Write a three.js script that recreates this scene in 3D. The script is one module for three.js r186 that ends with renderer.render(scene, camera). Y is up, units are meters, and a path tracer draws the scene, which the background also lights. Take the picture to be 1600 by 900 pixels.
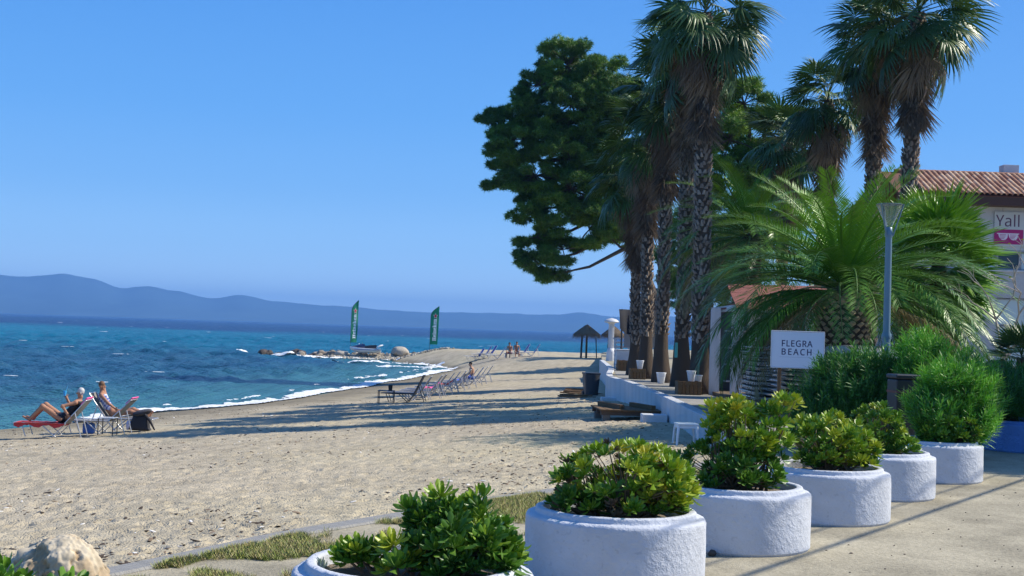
import * as THREE from 'three';
import { MarchingCubes } from 'three/addons/objects/MarchingCubes.js';
import { RoundedBoxGeometry } from 'three/addons/geometries/RoundedBoxGeometry.js';
import { mergeGeometries, mergeVertices, toCreasedNormals } from 'three/addons/utils/BufferGeometryUtils.js';

// ------------------------------------------------------------------ camera, sky, sun, exposure
const scene = new THREE.Scene();
const camera = new THREE.PerspectiveCamera(2 * Math.atan(450 / 2000) * 180 / Math.PI, 16 / 9, 0.1, 30000);
camera.position.set(0, 1.64, 0);
camera.rotation.set(Math.atan(65 / 2000), 0, 1.93 * Math.PI / 180, 'YXZ');
scene.add(camera);
const EXPOSURE = 1.25, SUN_POWER = 5.0, SKY_POWER = 0.95;
const SUN = new THREE.Vector3(0.715, 0.682, -0.152).normalize();
{ // clear blue sky: paler toward the horizon, a little brighter toward the sun
  const W = 512, Hh = 256, data = new Float32Array(W * Hh * 4);
  const stops = [[0, .84, 1.15, 1.40], [.02, .66, .97, 1.26], [.05, .37, .67, 1.02], [.10, .205, .48, .90], [.16, .13, .385, .84], [.25, .085, .30, .76], [.5, .05, .20, .60], [1, .035, .14, .44]];
  for (let j = 0; j < Hh; j++) for (let i = 0; i < W; i++) {
    const el = ((j + .5) / Hh - .5) * Math.PI, az = ((i + .5) / W - .5) * 2 * Math.PI;
    const y = Math.sin(el), t = Math.max(0, y); let k = 0; while (k < stops.length - 2 && stops[k + 1][0] < t) k++;
    const a = stops[k], b = stops[k + 1], f = (t - a[0]) / (b[0] - a[0]);
    const dir = new THREE.Vector3(Math.cos(el) * Math.cos(az), y, Math.cos(el) * Math.sin(az));
    const c = Math.max(0, dir.dot(SUN)), glow = .12 * Math.pow(c, 2) + .35 * Math.pow(c, 14);
    const o = (j * W + i) * 4;
    for (let q = 0; q < 3; q++) data[o + q] = (a[q + 1] + (b[q + 1] - a[q + 1]) * f) * (1 + glow * .5) + glow * [.5, .45, .35][q];
    if (y < 0) for (let q = 0; q < 3; q++) data[o + q] *= 1 + Math.max(-.6, y) * .6;
    data[o + 3] = 1;
  }
  const sky = new THREE.DataTexture(data, W, Hh, THREE.RGBAFormat, THREE.FloatType);
  sky.mapping = THREE.EquirectangularReflectionMapping; sky.magFilter = THREE.LinearFilter; sky.needsUpdate = true;
  scene.background = sky; scene.environment = sky; scene.backgroundIntensity = SKY_POWER; scene.environmentIntensity = SKY_POWER;
}
const sun = new THREE.DirectionalLight(new THREE.Color(1, .93, .80), SUN_POWER);
sun.position.copy(SUN).multiplyScalar(150); sun.target.position.set(0, 0, -40);
sun.position.add(sun.target.position); sun.castShadow = true; sun.shadow.mapSize.set(4096, 4096);
Object.assign(sun.shadow.camera, { left: -90, right: 90, top: 90, bottom: -90, near: 1, far: 400 });
scene.add(sun, sun.target);
scene.fog = new THREE.FogExp2(new THREE.Color(.22, .50, 1.0), 1.45e-4);

// ------------------------------------------------------------------ helpers
function rng(seed) { let a = seed >>> 0; return () => { a = (a + 0x6D2B79F5) >>> 0; let t = a; t = Math.imul(t ^ (t >>> 15), t | 1); t ^= t + Math.imul(t ^ (t >>> 7), t | 61); return ((t ^ (t >>> 14)) >>> 0) / 4294967296; }; }
const V = (x, y, z) => new THREE.Vector3(x, y, z);
const lerp = (a, b, t) => a + (b - a) * t, clamp = (x, a = 0, b = 1) => Math.min(b, Math.max(a, x));
const sstep = (a, b, x) => { const t = clamp((x - a) / (b - a)); return t * t * (3 - 2 * t); };
function hash(i, j, s = 0) { let h = Math.imul(i | 0, 374761393) ^ Math.imul(j | 0, 668265263) ^ Math.imul(s | 0, 2147483647 - 1274126177); h = Math.imul(h ^ (h >>> 13), 1274126177); return ((h ^ (h >>> 16)) >>> 0) / 4294967296; }
function noise(x, y, s = 0, per = 0) { const i = Math.floor(x), j = Math.floor(y), m = k => per ? ((k % per) + per) % per : k; let u = x - i, v = y - j; u = u * u * (3 - 2 * u); v = v * v * (3 - 2 * v);
  return lerp(lerp(hash(m(i), m(j), s), hash(m(i + 1), m(j), s), u), lerp(hash(m(i), m(j + 1), s), hash(m(i + 1), m(j + 1), s), u), v); }
function fbm(x, y, o = 4, s = 0, per = 0) { let a = .5, t = 0, n = 0; for (let k = 0; k < o; k++) { t += a * noise(x, y, s + k, per); n += a; a *= .5; x *= 2; y *= 2; per *= 2; } return t / n; }
const fbm3 = (x, y, z, o, s) => (fbm(x + 31.7, y + z * .37 + 17.1, o, s) + fbm(y + 11.3, z + x * .41 + 5.9, o, s + 1) + fbm(z + 23.9, x + y * .39 + 41.2, o, s + 2)) / 3;
const used = {};
function numbered(n) { if (!(n in used)) { used[n] = 0; return n; } used[n]++; return n + '_' + String(used[n]).padStart(3, '0'); }
function tag(o, label, category, group, kind) { o.userData = { label, category }; if (group) o.userData.group = group; if (kind) o.userData.kind = kind; return o; }
function thing(name, label, category, [x, y, z] = [0, 0, 0], turn = 0, group) { const o = new THREE.Group(); o.name = numbered(name); o.position.set(x, y, z); o.rotation.y = turn; tag(o, label, category, group); scene.add(o); return o; }
function part(name, geo, m, parent) { const o = new THREE.Mesh(geo, m); o.name = name; o.castShadow = o.receiveShadow = true; parent.add(o); return o; }
function stuff(o) { o.userData.kind = 'stuff'; return o; }
function single(name, geo, m, label, category, group) { const o = part(numbered(name), geo, m, scene); return tag(o, label, category, group); }
function structure(name, geo, m) { const o = part(numbered(name), geo, m, scene); o.userData.kind = 'structure'; return o; }
function copy(root, [x, y, z], turn, label) { const r = root.clone(); r.name = numbered(root.name.replace(/_\d{3}$/, '')); r.position.set(x, y, z); r.rotation.y = turn; r.userData = { ...root.userData, label }; scene.add(r); return r; }
const col = (r, g, b) => new THREE.Color().setRGB(r, g, b);
const mat = (c, o = {}) => new THREE.MeshPhysicalMaterial({ color: Array.isArray(c) ? col(...c) : c, roughness: .8, side: THREE.DoubleSide, ...o });
const leafMat = (c, o = {}) => mat(c, { roughness: .55, transmission: .3, thickness: 0, ior: 1.4, specularIntensity: .7, ...o });
function tex(size, fn, rep = 1, srgb = false) { // fn(u,v) -> [r,g,b] or number, 0..1
  const d = new Uint8Array(size * size * 4);
  for (let j = 0; j < size; j++) for (let i = 0; i < size; i++) { let c = fn(i / size, j / size); if (typeof c === 'number') c = [c, c, c]; const o = (j * size + i) * 4; for (let q = 0; q < 3; q++) d[o + q] = clamp(c[q]) * 255; d[o + 3] = 255; }
  const t = new THREE.DataTexture(d, size, size); t.wrapS = t.wrapT = THREE.RepeatWrapping; t.magFilter = THREE.LinearFilter; t.minFilter = THREE.LinearMipmapLinearFilter; t.repeat.set(rep, rep); if (srgb) t.colorSpace = THREE.SRGBColorSpace; t.needsUpdate = true; return t;
}
function rep(t, r, s = r) { const c = t.clone(); c.repeat.set(r, s); c.needsUpdate = true; return c; }
class G { // small geometry builder
  constructor() { this.p = []; this.i = []; this.u = []; }
  v(x, y, z, u = 0, w = 0) { this.p.push(x, y, z); this.u.push(u, w); return this.p.length / 3 - 1; }
  t(a, b, c) { this.i.push(a, b, c); }
  q(a, b, c, d) { this.i.push(a, b, c, a, c, d); }
  geo() { const g = new THREE.BufferGeometry(); g.setAttribute('position', new THREE.Float32BufferAttribute(this.p, 3)); g.setAttribute('uv', new THREE.Float32BufferAttribute(this.u, 2)); g.setIndex(this.i); g.computeVertexNormals(); return g; }
}
function tube(pts, radii, seg = 6, cap = true) { // tapered swept tube, uv in metres
  const g = new G(), n = pts.length; let ref = V(0, 0, 1), rings = [], len = 0;
  for (let k = 0; k < n; k++) {
    const a = pts[Math.max(0, k - 1)], b = pts[Math.min(n - 1, k + 1)], d = b.clone().sub(a).normalize();
    if (Math.abs(d.dot(ref)) > .95) ref = Math.abs(d.x) < .8 ? V(1, 0, 0) : V(0, 1, 0);
    const s = d.clone().cross(ref).normalize(), t = s.clone().cross(d); ref = t.clone();
    if (k) len += pts[k].distanceTo(pts[k - 1]);
    const r = Array.isArray(radii) ? radii[k] : radii, ring = [];
    for (let q = 0; q <= seg; q++) { const w = q / seg * 2 * Math.PI, c = Math.cos(w) * r, e = Math.sin(w) * r; ring.push(g.v(pts[k].x + s.x * c + t.x * e, pts[k].y + s.y * c + t.y * e, pts[k].z + s.z * c + t.z * e, q / seg * 2 * Math.PI * r, len)); }
    rings.push(ring);
  }
  for (let k = 0; k < n - 1; k++) for (let q = 0; q < seg; q++) g.q(rings[k][q], rings[k][q + 1], rings[k + 1][q + 1], rings[k + 1][q]);
  if (cap) for (const [k, s] of [[0, 1], [n - 1, -1]]) { const c = g.v(pts[k].x, pts[k].y, pts[k].z); for (let q = 0; q < seg; q++) s > 0 ? g.t(c, rings[k][q + 1], rings[k][q]) : g.t(c, rings[k][q], rings[k][q + 1]); }
  return g.geo();
}
function box(w, h, d, x = 0, y = 0, z = 0, bev = .006) { // centre x,z ; bottom y ; small bevel
  const b = Math.min(bev, w / 3, h / 3, d / 3), g = new RoundedBoxGeometry(w, h, d, 1, b); g.translate(x, y + h / 2, z); return g;
}
function rotG(g, rx = 0, ry = 0, rz = 0) { g.applyMatrix4(new THREE.Matrix4().makeRotationFromEuler(new THREE.Euler(rx, ry, rz))); return g; }
function merge(list) { return mergeGeometries(list.map(g => { const n = g.index ? g : mergeVertices(g); for (const k of Object.keys(n.attributes)) if (!['position', 'normal', 'uv'].includes(k)) n.deleteAttribute(k); return n; })); }
function bar(a, b, r, seg = 6) { return tube([V(...a), V(...b)], r, seg); }
function boxUV(g, s = 1) { // uv in metres by the dominant axis
  const n = g.index ? g.toNonIndexed() : g, p = n.attributes.position, m = n.attributes.normal, u = new Float32Array(p.count * 2);
  for (let i = 0; i < p.count; i += 3) { const ax = Math.abs(m.getX(i) + m.getX(i + 1) + m.getX(i + 2)), ay = Math.abs(m.getY(i) + m.getY(i + 1) + m.getY(i + 2)), az = Math.abs(m.getZ(i) + m.getZ(i + 1) + m.getZ(i + 2));
    for (let k = i; k < i + 3; k++) { const x = p.getX(k), y = p.getY(k), z = p.getZ(k); const [a, b] = ay >= ax && ay >= az ? [x, z] : ax >= az ? [z, y] : [x, y]; u[2 * k] = a * s; u[2 * k + 1] = b * s; } }
  n.setAttribute('uv', new THREE.BufferAttribute(u, 2)); return n;
}
function polyDist(px, pz, pts, closed) { let m = 1e9; for (let k = 0; k < pts.length - (closed ? 0 : 1); k++) { const [ax, az] = pts[k], [bx, bz] = pts[(k + 1) % pts.length]; const dx = bx - ax, dz = bz - az, t = clamp(((px - ax) * dx + (pz - az) * dz) / (dx * dx + dz * dz)); const ex = px - ax - dx * t, ez = pz - az - dz * t, e = ex * ex + ez * ez; if (e < m) m = e; } return Math.sqrt(m); }
function inside(px, pz, pts) { let c = false; for (let k = 0, j = pts.length - 1; k < pts.length; j = k++) { const [xi, zi] = pts[k], [xj, zj] = pts[j]; if ((zi > pz) !== (zj > pz) && px < (xj - xi) * (pz - zi) / (zj - zi) + xi) c = !c; } return c; }

// ------------------------------------------------------------------ shared textures
const tFine = tex(512, (u, v) => .5 * fbm(u * 32, v * 32, 4, 3, 32) + .5 * fbm(u * 128, v * 128, 2, 9, 128));
const tStucco = tex(512, (u, v) => { const a = fbm(u * 24, v * 24, 4, 21, 24), b = fbm(u * 96, v * 96, 2, 5, 96); return .62 * a + .38 * b + (a > .62 ? .12 : 0); });
const tWood = tex(256, (u, v) => { const g = fbm(u * 4 + fbm(u * 4, v * 8, 2, 7, 8) * .3, v * 64, 3, 31, 64), b = .55 + .5 * (g - .4); return [b * 1.0, b * .86, b * .68]; }, 1, true);
const tRipple = tex(512, (u, v) => { const w = fbm(u * 12, v * 28, 4, 40, 4), r = 1 - Math.abs(2 * fbm(u * 20, v * 44, 3, 44, 4) - 1); return .55 * w + .45 * r; });
const tPaint = tex(512, (u, v) => { const a = fbm(u * 6, v * 6, 5, 61, 6), s = fbm(u * 40, v * 40, 3, 66, 40), d = s > .76 ? .05 : 0; const k = .92 + .12 * (a - .5) - d; return [k, k, k * 1.0]; }, 1, true);
const tConc = tex(1024, (u, v) => { const a = fbm(u * 8, v * 8, 5, 81, 8), s = fbm(u * 160, v * 160, 2, 85, 160), c = fbm(u * 3, v * 3, 3, 88, 3); let k = .80 + .26 * (a - .5) + .22 * (s - .5) + .14 * (c - .5); if (s > .78) k -= .12; return [k, k * .975, k * .92]; }, 1, true);

// ------------------------------------------------------------------ shape of the coast
const WATER = -1.9;
const coast = [[-34, 20], [-28, 0], [-21.4, -20], [-15.26, -38.7], [-14.0, -42.4], [-12.96, -47.9], [-10.7, -54.5], [-9.5, -60.9], [-8.3, -71], [-6.7, -86], [-5.2, -99], [-4.4, -107], [-5.2, -113], [-8.6, -121], [-11.5, -128], [-11.6, -134], [-8, -138], [-2, -136], [5, -138], [14, -150], [40, -175], [90, -200], [90, 20]];
const edge = [[-8, 2], [-5.2, -3.5], [-2.36, -8.47], [-1.68, -9.86], [-1.22, -10.58], [-.74, -11.31], [-.05, -12.38], [.55, -13.2], [2.1, -15.6], [3.6, -18.6], [4.0, -21]];
const wallLine = [[4.0, -21], [4.05, -27], [4.12, -32], [4.1, -37], [4.02, -43], [3.75, -47], [4.6, -58], [5.4, -75]];
const landPoly = [...edge, ...wallLine.slice(1), [7.5, -105], [14, -140], [80, -170], [300, -170], [300, 60], [-8, 60]];
function coastDist(x, z) { const d = polyDist(x, z, coast, true); return inside(x, z, coast) ? d : -d; }
function sandBase(x, z) {
  const d = coastDist(x, z);
  if (d < 0) return Math.max(-4, WATER + d * .09);
  const s = lerp(.07, .30, sstep(-88, -112, z)), cap = lerp(-.32, -.5, sstep(-30, -60, z));
  let y = WATER + d * s * (1 + .5 * Math.exp(-d / 1.5)); y = cap - Math.log(1 + Math.exp((cap - y) * 7)) / 7;
  if (z > -24) { const e = polyDist(x, z, edge, false); y = lerp(y, -.035, Math.exp(-e * .9) * sstep(-23, -17, z)); }
  return y;
}
function dimples(x, z, cell, depth, s) { const i0 = Math.floor(x / cell), j0 = Math.floor(z / cell); let y = 0;
  for (let i = i0 - 1; i <= i0 + 1; i++) for (let j = j0 - 1; j <= j0 + 1; j++) { const cx = (i + hash(i, j, s)) * cell, cz = (j + hash(i, j, s + 1)) * cell, a = hash(i, j, s + 2) * 6.28, r = cell * (.25 + .2 * hash(i, j, s + 3)); let dx = x - cx, dz = z - cz; const ex = (dx * Math.cos(a) + dz * Math.sin(a)) / r, ez = (-dx * Math.sin(a) + dz * Math.cos(a)) / (r * .6), q = Math.sqrt(ex * ex + ez * ez); if (q < 1.6) y += depth * (.4 + .8 * hash(i, j, s + 4)) * (q < 1 ? -(1 - q * q) : .35 * Math.sin((q - 1) / .6 * Math.PI)); }
  return y; }
function sandY(x, z) { const b = sandBase(x, z), dry = sstep(WATER + .12, WATER + .45, b); return b + dry * (.10 * (fbm(x * .35, z * .35, 3, 11) - .5) + .16 * (fbm(x * .12, z * .1, 2, 13) - .5) * sstep(-14, -30, z) + dimples(x, z, .42, .045, 100) + dimples(x, z, .19, .02, 200)); }

// ------------------------------------------------------------------ sand
{
  const R = 740, A = 470, a0 = -38 * Math.PI / 180, a1 = 32 * Math.PI / 180, g = new G(), c = [];
  for (let i = 0; i <= R; i++) { const r = 4.5 * Math.exp(i / R * Math.log(215 / 4.5));
    for (let j = 0; j <= A; j++) { const a = lerp(a0, a1, j / A), x = r * Math.sin(a), z = -r * Math.cos(a); let y = sandY(x, z); if (inside(x, z, landPoly)) y = Math.min(y, polyDist(x, z, landPoly, true) < .25 ? -.03 : -.12);
      g.v(x, y, z, x, z);
      const n = fbm(x * .9, z * .9, 3, 5), m = fbm(x * 5, z * 5, 2, 6), big = fbm(x * .13, z * .13, 3, 17), d = y - WATER + .12 * (n - .5), wet = 1 - sstep(.10, .34, d);
      const k = (.84 + .20 * (n - .5) + .42 * (m - .5) + .22 * (big - .5)) * lerp(1, .55, wet);
      c.push(.52 * k * lerp(1, .98, big), .445 * k, .31 * k * lerp(1.08, .95, big)); } }
  for (let i = 0; i < R; i++) for (let j = 0; j < A; j++) { const q = i * (A + 1) + j; g.q(q, q + A + 1, q + A + 2, q + 1); }
  const geo = g.geo(); geo.setAttribute('color', new THREE.Float32BufferAttribute(c, 3));
  structure('beach_sand', geo, mat([1, 1, 1], { vertexColors: true, roughness: .95, specularIntensity: .2, bumpMap: rep(tFine, .5), bumpScale: .03 }));
}
// ------------------------------------------------------------------ promenade, terrace, inland ground
{
  const s = new THREE.Shape(landPoly.map(([x, z]) => new THREE.Vector2(x, -z)));
  const g = new THREE.ExtrudeGeometry(s, { depth: .6, bevelEnabled: false }); g.rotateX(-Math.PI / 2); g.translate(0, -.6, 0);
  structure('promenade', boxUV(g, 1), mat([.58, .55, .455], { map: rep(tConc, .31), bumpMap: rep(tFine, 1.1), bumpScale: .008, roughness: .9, specularIntensity: .25 }));
}
function ribbon(line, w0, w1, y0, y1, name, m, offset = 0) { // a low kerb that follows a line: outer edge at w0, inner edge at w1 across
  const g = new G(), n = line.length, nor = line.map((p, k) => { const a = line[Math.max(0, k - 1)], b = line[Math.min(n - 1, k + 1)], l = Math.hypot(b[0] - a[0], b[1] - a[1]); return [-(b[1] - a[1]) / l, (b[0] - a[0]) / l]; });
  const rows = line.map(([x, z], k) => { const P = w => [x + nor[k][0] * w, z + nor[k][1] * w], o = P(w0), i = P(w1), b = .015; const ob = P(w0 + b * Math.sign(w1 - w0)), ib = P(w1 - b * Math.sign(w1 - w0)), l = k * 1.3; return [g.v(o[0], y0, o[1], l, 0), g.v(o[0], y1 - b, o[1], l, y1 - y0), g.v(ob[0], y1, ob[1], l, y1 - y0 + b), g.v(ib[0], y1, ib[1], l, .4), g.v(i[0], y1 - b, i[1], l, .42), g.v(i[0], y0, i[1], l, .8)]; });
  for (let k = 0; k < n - 1; k++) for (let q = 0; q < 5; q++) g.q(rows[k][q], rows[k][q + 1], rows[k + 1][q + 1], rows[k + 1][q]);
  for (const k of [0, n - 1]) { g.q(rows[k][0], rows[k][1], rows[k][4], rows[k][5]); g.q(rows[k][1], rows[k][2], rows[k][3], rows[k][4]); }
  return toCreasedNormals(g.geo(), .5);
}
function smoothLine(pts, n) { const c = new THREE.CatmullRomCurve3(pts.map(([x, z]) => V(x, 0, z))); return c.getSpacedPoints(n).map(p => [p.x, p.z]); }
{
  structure('kerb', ribbon(smoothLine(edge.slice(1), 60), .10, -.10, -.4, .022), mat([.34, .33, .30], { map: rep(tPaint, .4), bumpMap: rep(tStucco, 1), bumpScale: .01 }));
  const wall = single('terrace_wall', ribbon(smoothLine(wallLine, 40), .12, -.14, -1.2, .05), mat([.70, .71, .72], { map: rep(tPaint, .5), bumpMap: rep(tStucco, 1), bumpScale: .012 }), 'low white painted retaining wall along the terrace edge', 'wall');
  // terrace floor in front of the palms: a smooth concrete sheet a few millimetres above the ground
  const s = new THREE.Shape([[4.2, 21.5], [7.5, 20.5], [14, 26], [14, 60], [5.2, 66], [4.0, 47], [4.2, 37]].map(([x, y]) => new THREE.Vector2(x, y)));
  const g = new THREE.ShapeGeometry(s); g.rotateX(-Math.PI / 2); g.translate(0, .006, 0);
  structure('terrace_floor', boxUV(g, 1), mat([.44, .44, .43], { map: rep(tConc, .23), bumpMap: rep(tFine, .9), bumpScale: .006 }));
}

// ------------------------------------------------------------------ sea
function seaColor(x, z, d) { // d: metres to the shore; the bottom drops in bands that lie across the gulf, along x
  const r = -z - .12 * x, n = fbm(x * .03, z * .012, 3, 51), m = fbm(x * .16 + 7, z * .10, 3, 52), f = fbm(x * .5, z * .25, 2, 53);
  const shallow = [.045, .18, .20], mid = [.02, .095, .17], turq = [.001, .15, .25], deep = [.003, .028, .13];
  const mixc = (a, b, t) => a.map((v, k) => lerp(v, b[k], t));
  let c = mixc(shallow, mid, sstep(2, 11 + 10 * n, d)); c = mixc(c, turq, sstep(95, 190, r + 50 * (m - .5)));
  c = mixc(c, deep, sstep(360, 500, r + 160 * (n - .5)));
  const darkPatch = sstep(.55, .68, m) * sstep(3, 10, d) * (1 - sstep(120, 170, r)); c = mixc(c, [.008, .05, .15], darkPatch * .45);  // scattered darker blue patches over the nearer water
  const k = .85 + .35 * (f - .5) + .25 * (n - .5); return c.map(v => v * k);
}
const swell = []; { const q = rng(77); for (let k = 0; k < 26; k++) { const L = .9 * Math.pow(9, q()), a = -.35 + (q() - .5) * 1.5; swell.push([Math.cos(a) * 6.283 / L, Math.sin(a) * 6.283 / L, q() * 6.28, .0125 * Math.pow(L, .55), L]); } }
function waveY(x, z, d) {
  const r = Math.hypot(x, z), wx = x + 2.2 * fbm(x * .12, z * .12, 2, 71), wz = z + 2.2 * fbm(x * .11, z * .11, 2, 72); let y = 0;
  for (const [kx, kz, ph, am, L] of swell) { const s = r * .009; if (L < s) continue; const w = Math.sin(kx * wx + kz * wz * .8 + ph); y += am * (w + .35 * w * w); }
  const gust = .6 + .9 * fbm(x * .06, z * .05, 2, 74); return WATER - .03 + 1.5 * y * gust * sstep(-.5, 14, d) + .05 * sstep(0, 2, d);
}
{
  const g = new G(), c = [], ring = []; let r = 24; while (r < 14000) { ring.push(r); r *= r < 420 ? 1.0062 : r < 900 ? 1.02 : 1.10; } 
  const A = 400, a0 = -44 * Math.PI / 180, a1 = 26 * Math.PI / 180;
  for (const r of ring) for (let j = 0; j <= A; j++) { const a = lerp(a0, a1, j / A), x = r * Math.sin(a), z = -r * Math.cos(a), d = r < 260 ? -coastDist(x, z) : 200; g.v(x, r < 900 ? waveY(x, z, Math.max(-1, d)) : WATER, z, x, z); c.push(...seaColor(x, z, Math.max(0, d))); }
  for (let i = 0; i < ring.length - 1; i++) for (let j = 0; j < A; j++) { const q = i * (A + 1) + j; g.q(q, q + A + 1, q + A + 2, q + 1); }
  const B = 60, rr = [30, 120, 400, 1200, 4000, 14000], base = g.p.length / 3; // the rest of the circle, coarse
  for (const r of rr) for (let j = 0; j <= B; j++) { const a = lerp(a1, a0 + 2 * Math.PI, j / B), x = r * Math.sin(a), z = -r * Math.cos(a); g.v(x, WATER - .05, z, x, z); c.push(...seaColor(x, z, 60)); }
  for (let i = 0; i < rr.length - 1; i++) for (let j = 0; j < B; j++) { const q = base + i * (B + 1) + j; g.q(q, q + B + 1, q + B + 2, q + 1); }
  const geo = g.geo(); geo.setAttribute('color', new THREE.Float32BufferAttribute(c, 3));
  structure('sea', geo, mat([1, 1, 1], { vertexColors: true, roughness: .25, ior: 1.33, specularIntensity: .30, bumpMap: rep(tRipple, .13, .13), bumpScale: .5 }));
}
// foam: surf along the shore, breakers in the bay and whitecaps farther out
const foamMat = mat([.86, .88, .88], { roughness: .9, specularIntensity: .2, bumpMap: rep(tStucco, 1.5), bumpScale: .03 });
function foamBand(line, width, lift, seed, thr, steps, across) {
  const g = new G(), L = smoothLine(line, steps), n = L.length, rows = [];
  for (let k = 0; k < n; k++) { const a = L[Math.max(0, k - 1)], b = L[Math.min(n - 1, k + 1)], l = Math.hypot(b[0] - a[0], b[1] - a[1]), nx = (b[1] - a[1]) / l, nz = -(b[0] - a[0]) / l, row = [], wob = 1.3 * (fbm(k * .03, 3, 3, seed) - .5);
    for (let q = 0; q <= across; q++) { const w = (q / across - .5) * width + wob, x = L[k][0] + nx * w, z = L[k][1] + nz * w, f = fbm(x * 2.2, z * 2.2, 4, seed + 2), e = 1 - Math.pow(Math.abs(q / across * 2 - 1), 2); let s = e * (.35 + 1.0 * fbm(k * .05, 9, 2, seed + 5)) + .9 * (f - .5);
      if (sandBase(x, z) > WATER + .16 + .1 * f) s = -1; const base = Math.max(waveY(x, z, Math.max(-1, -coastDist(x, z))), sandBase(x, z)); row.push([g.v(x, base + .015 + lift * Math.max(0, s) * (.5 + f), z, x, z), s]); }
    rows.push(row); }
  for (let k = 0; k < n - 1; k++) for (let q = 0; q < across; q++) { const a = rows[k][q], b = rows[k + 1][q], c = rows[k + 1][q + 1], d = rows[k][q + 1]; if (a[1] > thr && b[1] > thr && c[1] > thr) g.t(a[0], b[0], c[0]); if (a[1] > thr && d[1] > thr && c[1] > thr) g.t(a[0], c[0], d[0]); }
  return g.geo();
}
{
  const shore = coast.slice(2, 14), off = o => shore.map(([x, z]) => [x - .95 * o, z + .3 * o]);
  const bands = [foamBand(shore.slice(2).map(([x, z]) => [x - .5, z]), 1.5, .08, 301, .42, 900, 16), foamBand(off(1.9).slice(3), 1.0, .12, 310, .95, 700, 12)];
  const q = rng(41), one = (x, z, l, w, s) => bands.push(foamBand([[x - l, z + (q() - .5) * 2], [x, z + (q() - .5) * 1.5], [x + l, z + (q() - .5) * 2]], w * .55, .16, 400 + s, .55, Math.round(l * 22), 12));
  one(-13.2, -115, 2.6, 5, 1); one(-8, -116, 2.6, 3.5, 3); one(-16, -127.2, 5, 3, 4); one(-8.6, -107, 2.4, 3.2, 6); one(-22, -129.3, 2.4, 3, 7); one(-26.4, -131.5, 1.5, 3, 8); one(-7.4, -124, 1.6, 2.5, 9); 
  tag(part('surf_foam', mergeGeometries(bands), foamMat, scene), 'white foam of small waves breaking along the shore', 'foam', null, 'stuff');
  // whitecaps
  const cap = new G(), n = 12; const ctr = cap.v(0, .10, 0); for (let k = 0; k < n; k++) { const a = k / n * 6.283, r = .7 + .5 * hash(k, 3); cap.v(Math.cos(a) * r * 1.6, .02 + .05 * hash(k, 4), Math.sin(a) * r * .6); } for (let k = 0; k < n; k++) cap.t(ctr, 1 + k, 1 + (k + 1) % n);
  const geo = cap.geo(), list = [], qq = rng(9), M = new THREE.Matrix4(), Q = new THREE.Quaternion();
  while (list.length < 80) { const a = lerp(-.50, .16, qq()), r = 60 * Math.pow(18, qq()), x = r * Math.sin(a), z = -r * Math.cos(a); if (coastDist(x, z) > -8 && r < 260) continue; const s = .09 + .20 * qq() * (r > 150 ? 2.0 : .6); Q.setFromAxisAngle(V(0, 1, 0), (qq() - .5) * .8); list.push(M.clone().compose(V(x, waveY(x, z, 60), z), Q, V(s * (1 + qq()), s * 1.2, s * 1.4))); }
  const im = new THREE.InstancedMesh(geo, foamMat, list.length); list.forEach((m, k) => im.setMatrixAt(k, m)); im.name = 'whitecap_foam'; tag(im, 'scattered small whitecaps on the open sea', 'foam', null, 'stuff'); scene.add(im);
}
// ------------------------------------------------------------------ hills across the gulf
{
  const prof = [[-1500, 30], [-900, 46], [-500, 40], [-200, 50], [0, 51], [40, 50], [100, 57], [140, 52], [190, 41], [230, 46], [270, 41], [330, 31], [375, 38], [430, 31], [470, 29], [520, 28], [560, 27], [600, 24], [680, 23], [740, 25], [820, 25], [870, 26], [910, 31], [960, 26], [1060, 28], [1250, 20], [1500, 26], [1900, 12]];
  const at = u => { let k = 0; while (k < prof.length - 2 && prof[k + 1][0] < u) k++; const [a, b] = [prof[k], prof[k + 1]], t = clamp((u - a[0]) / (b[0] - a[0])); return lerp(a[1], b[1], t * t * (3 - 2 * t)); };
  const g = new G(), N = 520, M = 40, c = [];
  for (let i = 0; i <= N; i++) { const u = lerp(-1500, 1900, i / N), a = Math.atan((u - 800) / 2000);
    for (let j = 0; j <= M; j++) { const t = j / M, r = 7600 + 3400 * t, peak = Math.sin(Math.min(1, t / .62) * Math.PI / 2) * (t > .62 ? 1 - (t - .62) / .38 * .8 : 1), h = at(u) / 2000 * (7600 + 3400 * .62) / Math.cos(a);
      const ridge = fbm(i * .085, j * .22, 5, 91), y = WATER - 6 + (h + 8) * (peak * (1 - .34 * (1 - sstep(.35, .62, t))) + .36 * (ridge - .5) * (1 - Math.pow(Math.abs(t / .62 - .5) * 2, 2)) * (t < .62 ? 1 : 0));
      g.v(r * Math.sin(a), y + (t > .45 && t < .75 ? 16 * (fbm(i * .30, j * .5, 4, 93) - .5) : 0), -r * Math.cos(a)); const k = .8 + .5 * (ridge - .5); c.push(.06 * k, .11 * k, .15 * k); } }  // blue haze partly put into the slope colours, on top of the fog
  for (let i = 0; i < N; i++) for (let j = 0; j < M; j++) { const q = i * (M + 1) + j; g.q(q, q + 1, q + M + 2, q + M + 1); }
  const geo = g.geo(); geo.setAttribute('color', new THREE.Float32BufferAttribute(c, 3)); structure('hills', geo, mat([1, 1, 1], { vertexColors: true, roughness: 1, specularIntensity: 0 }));
}
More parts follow.
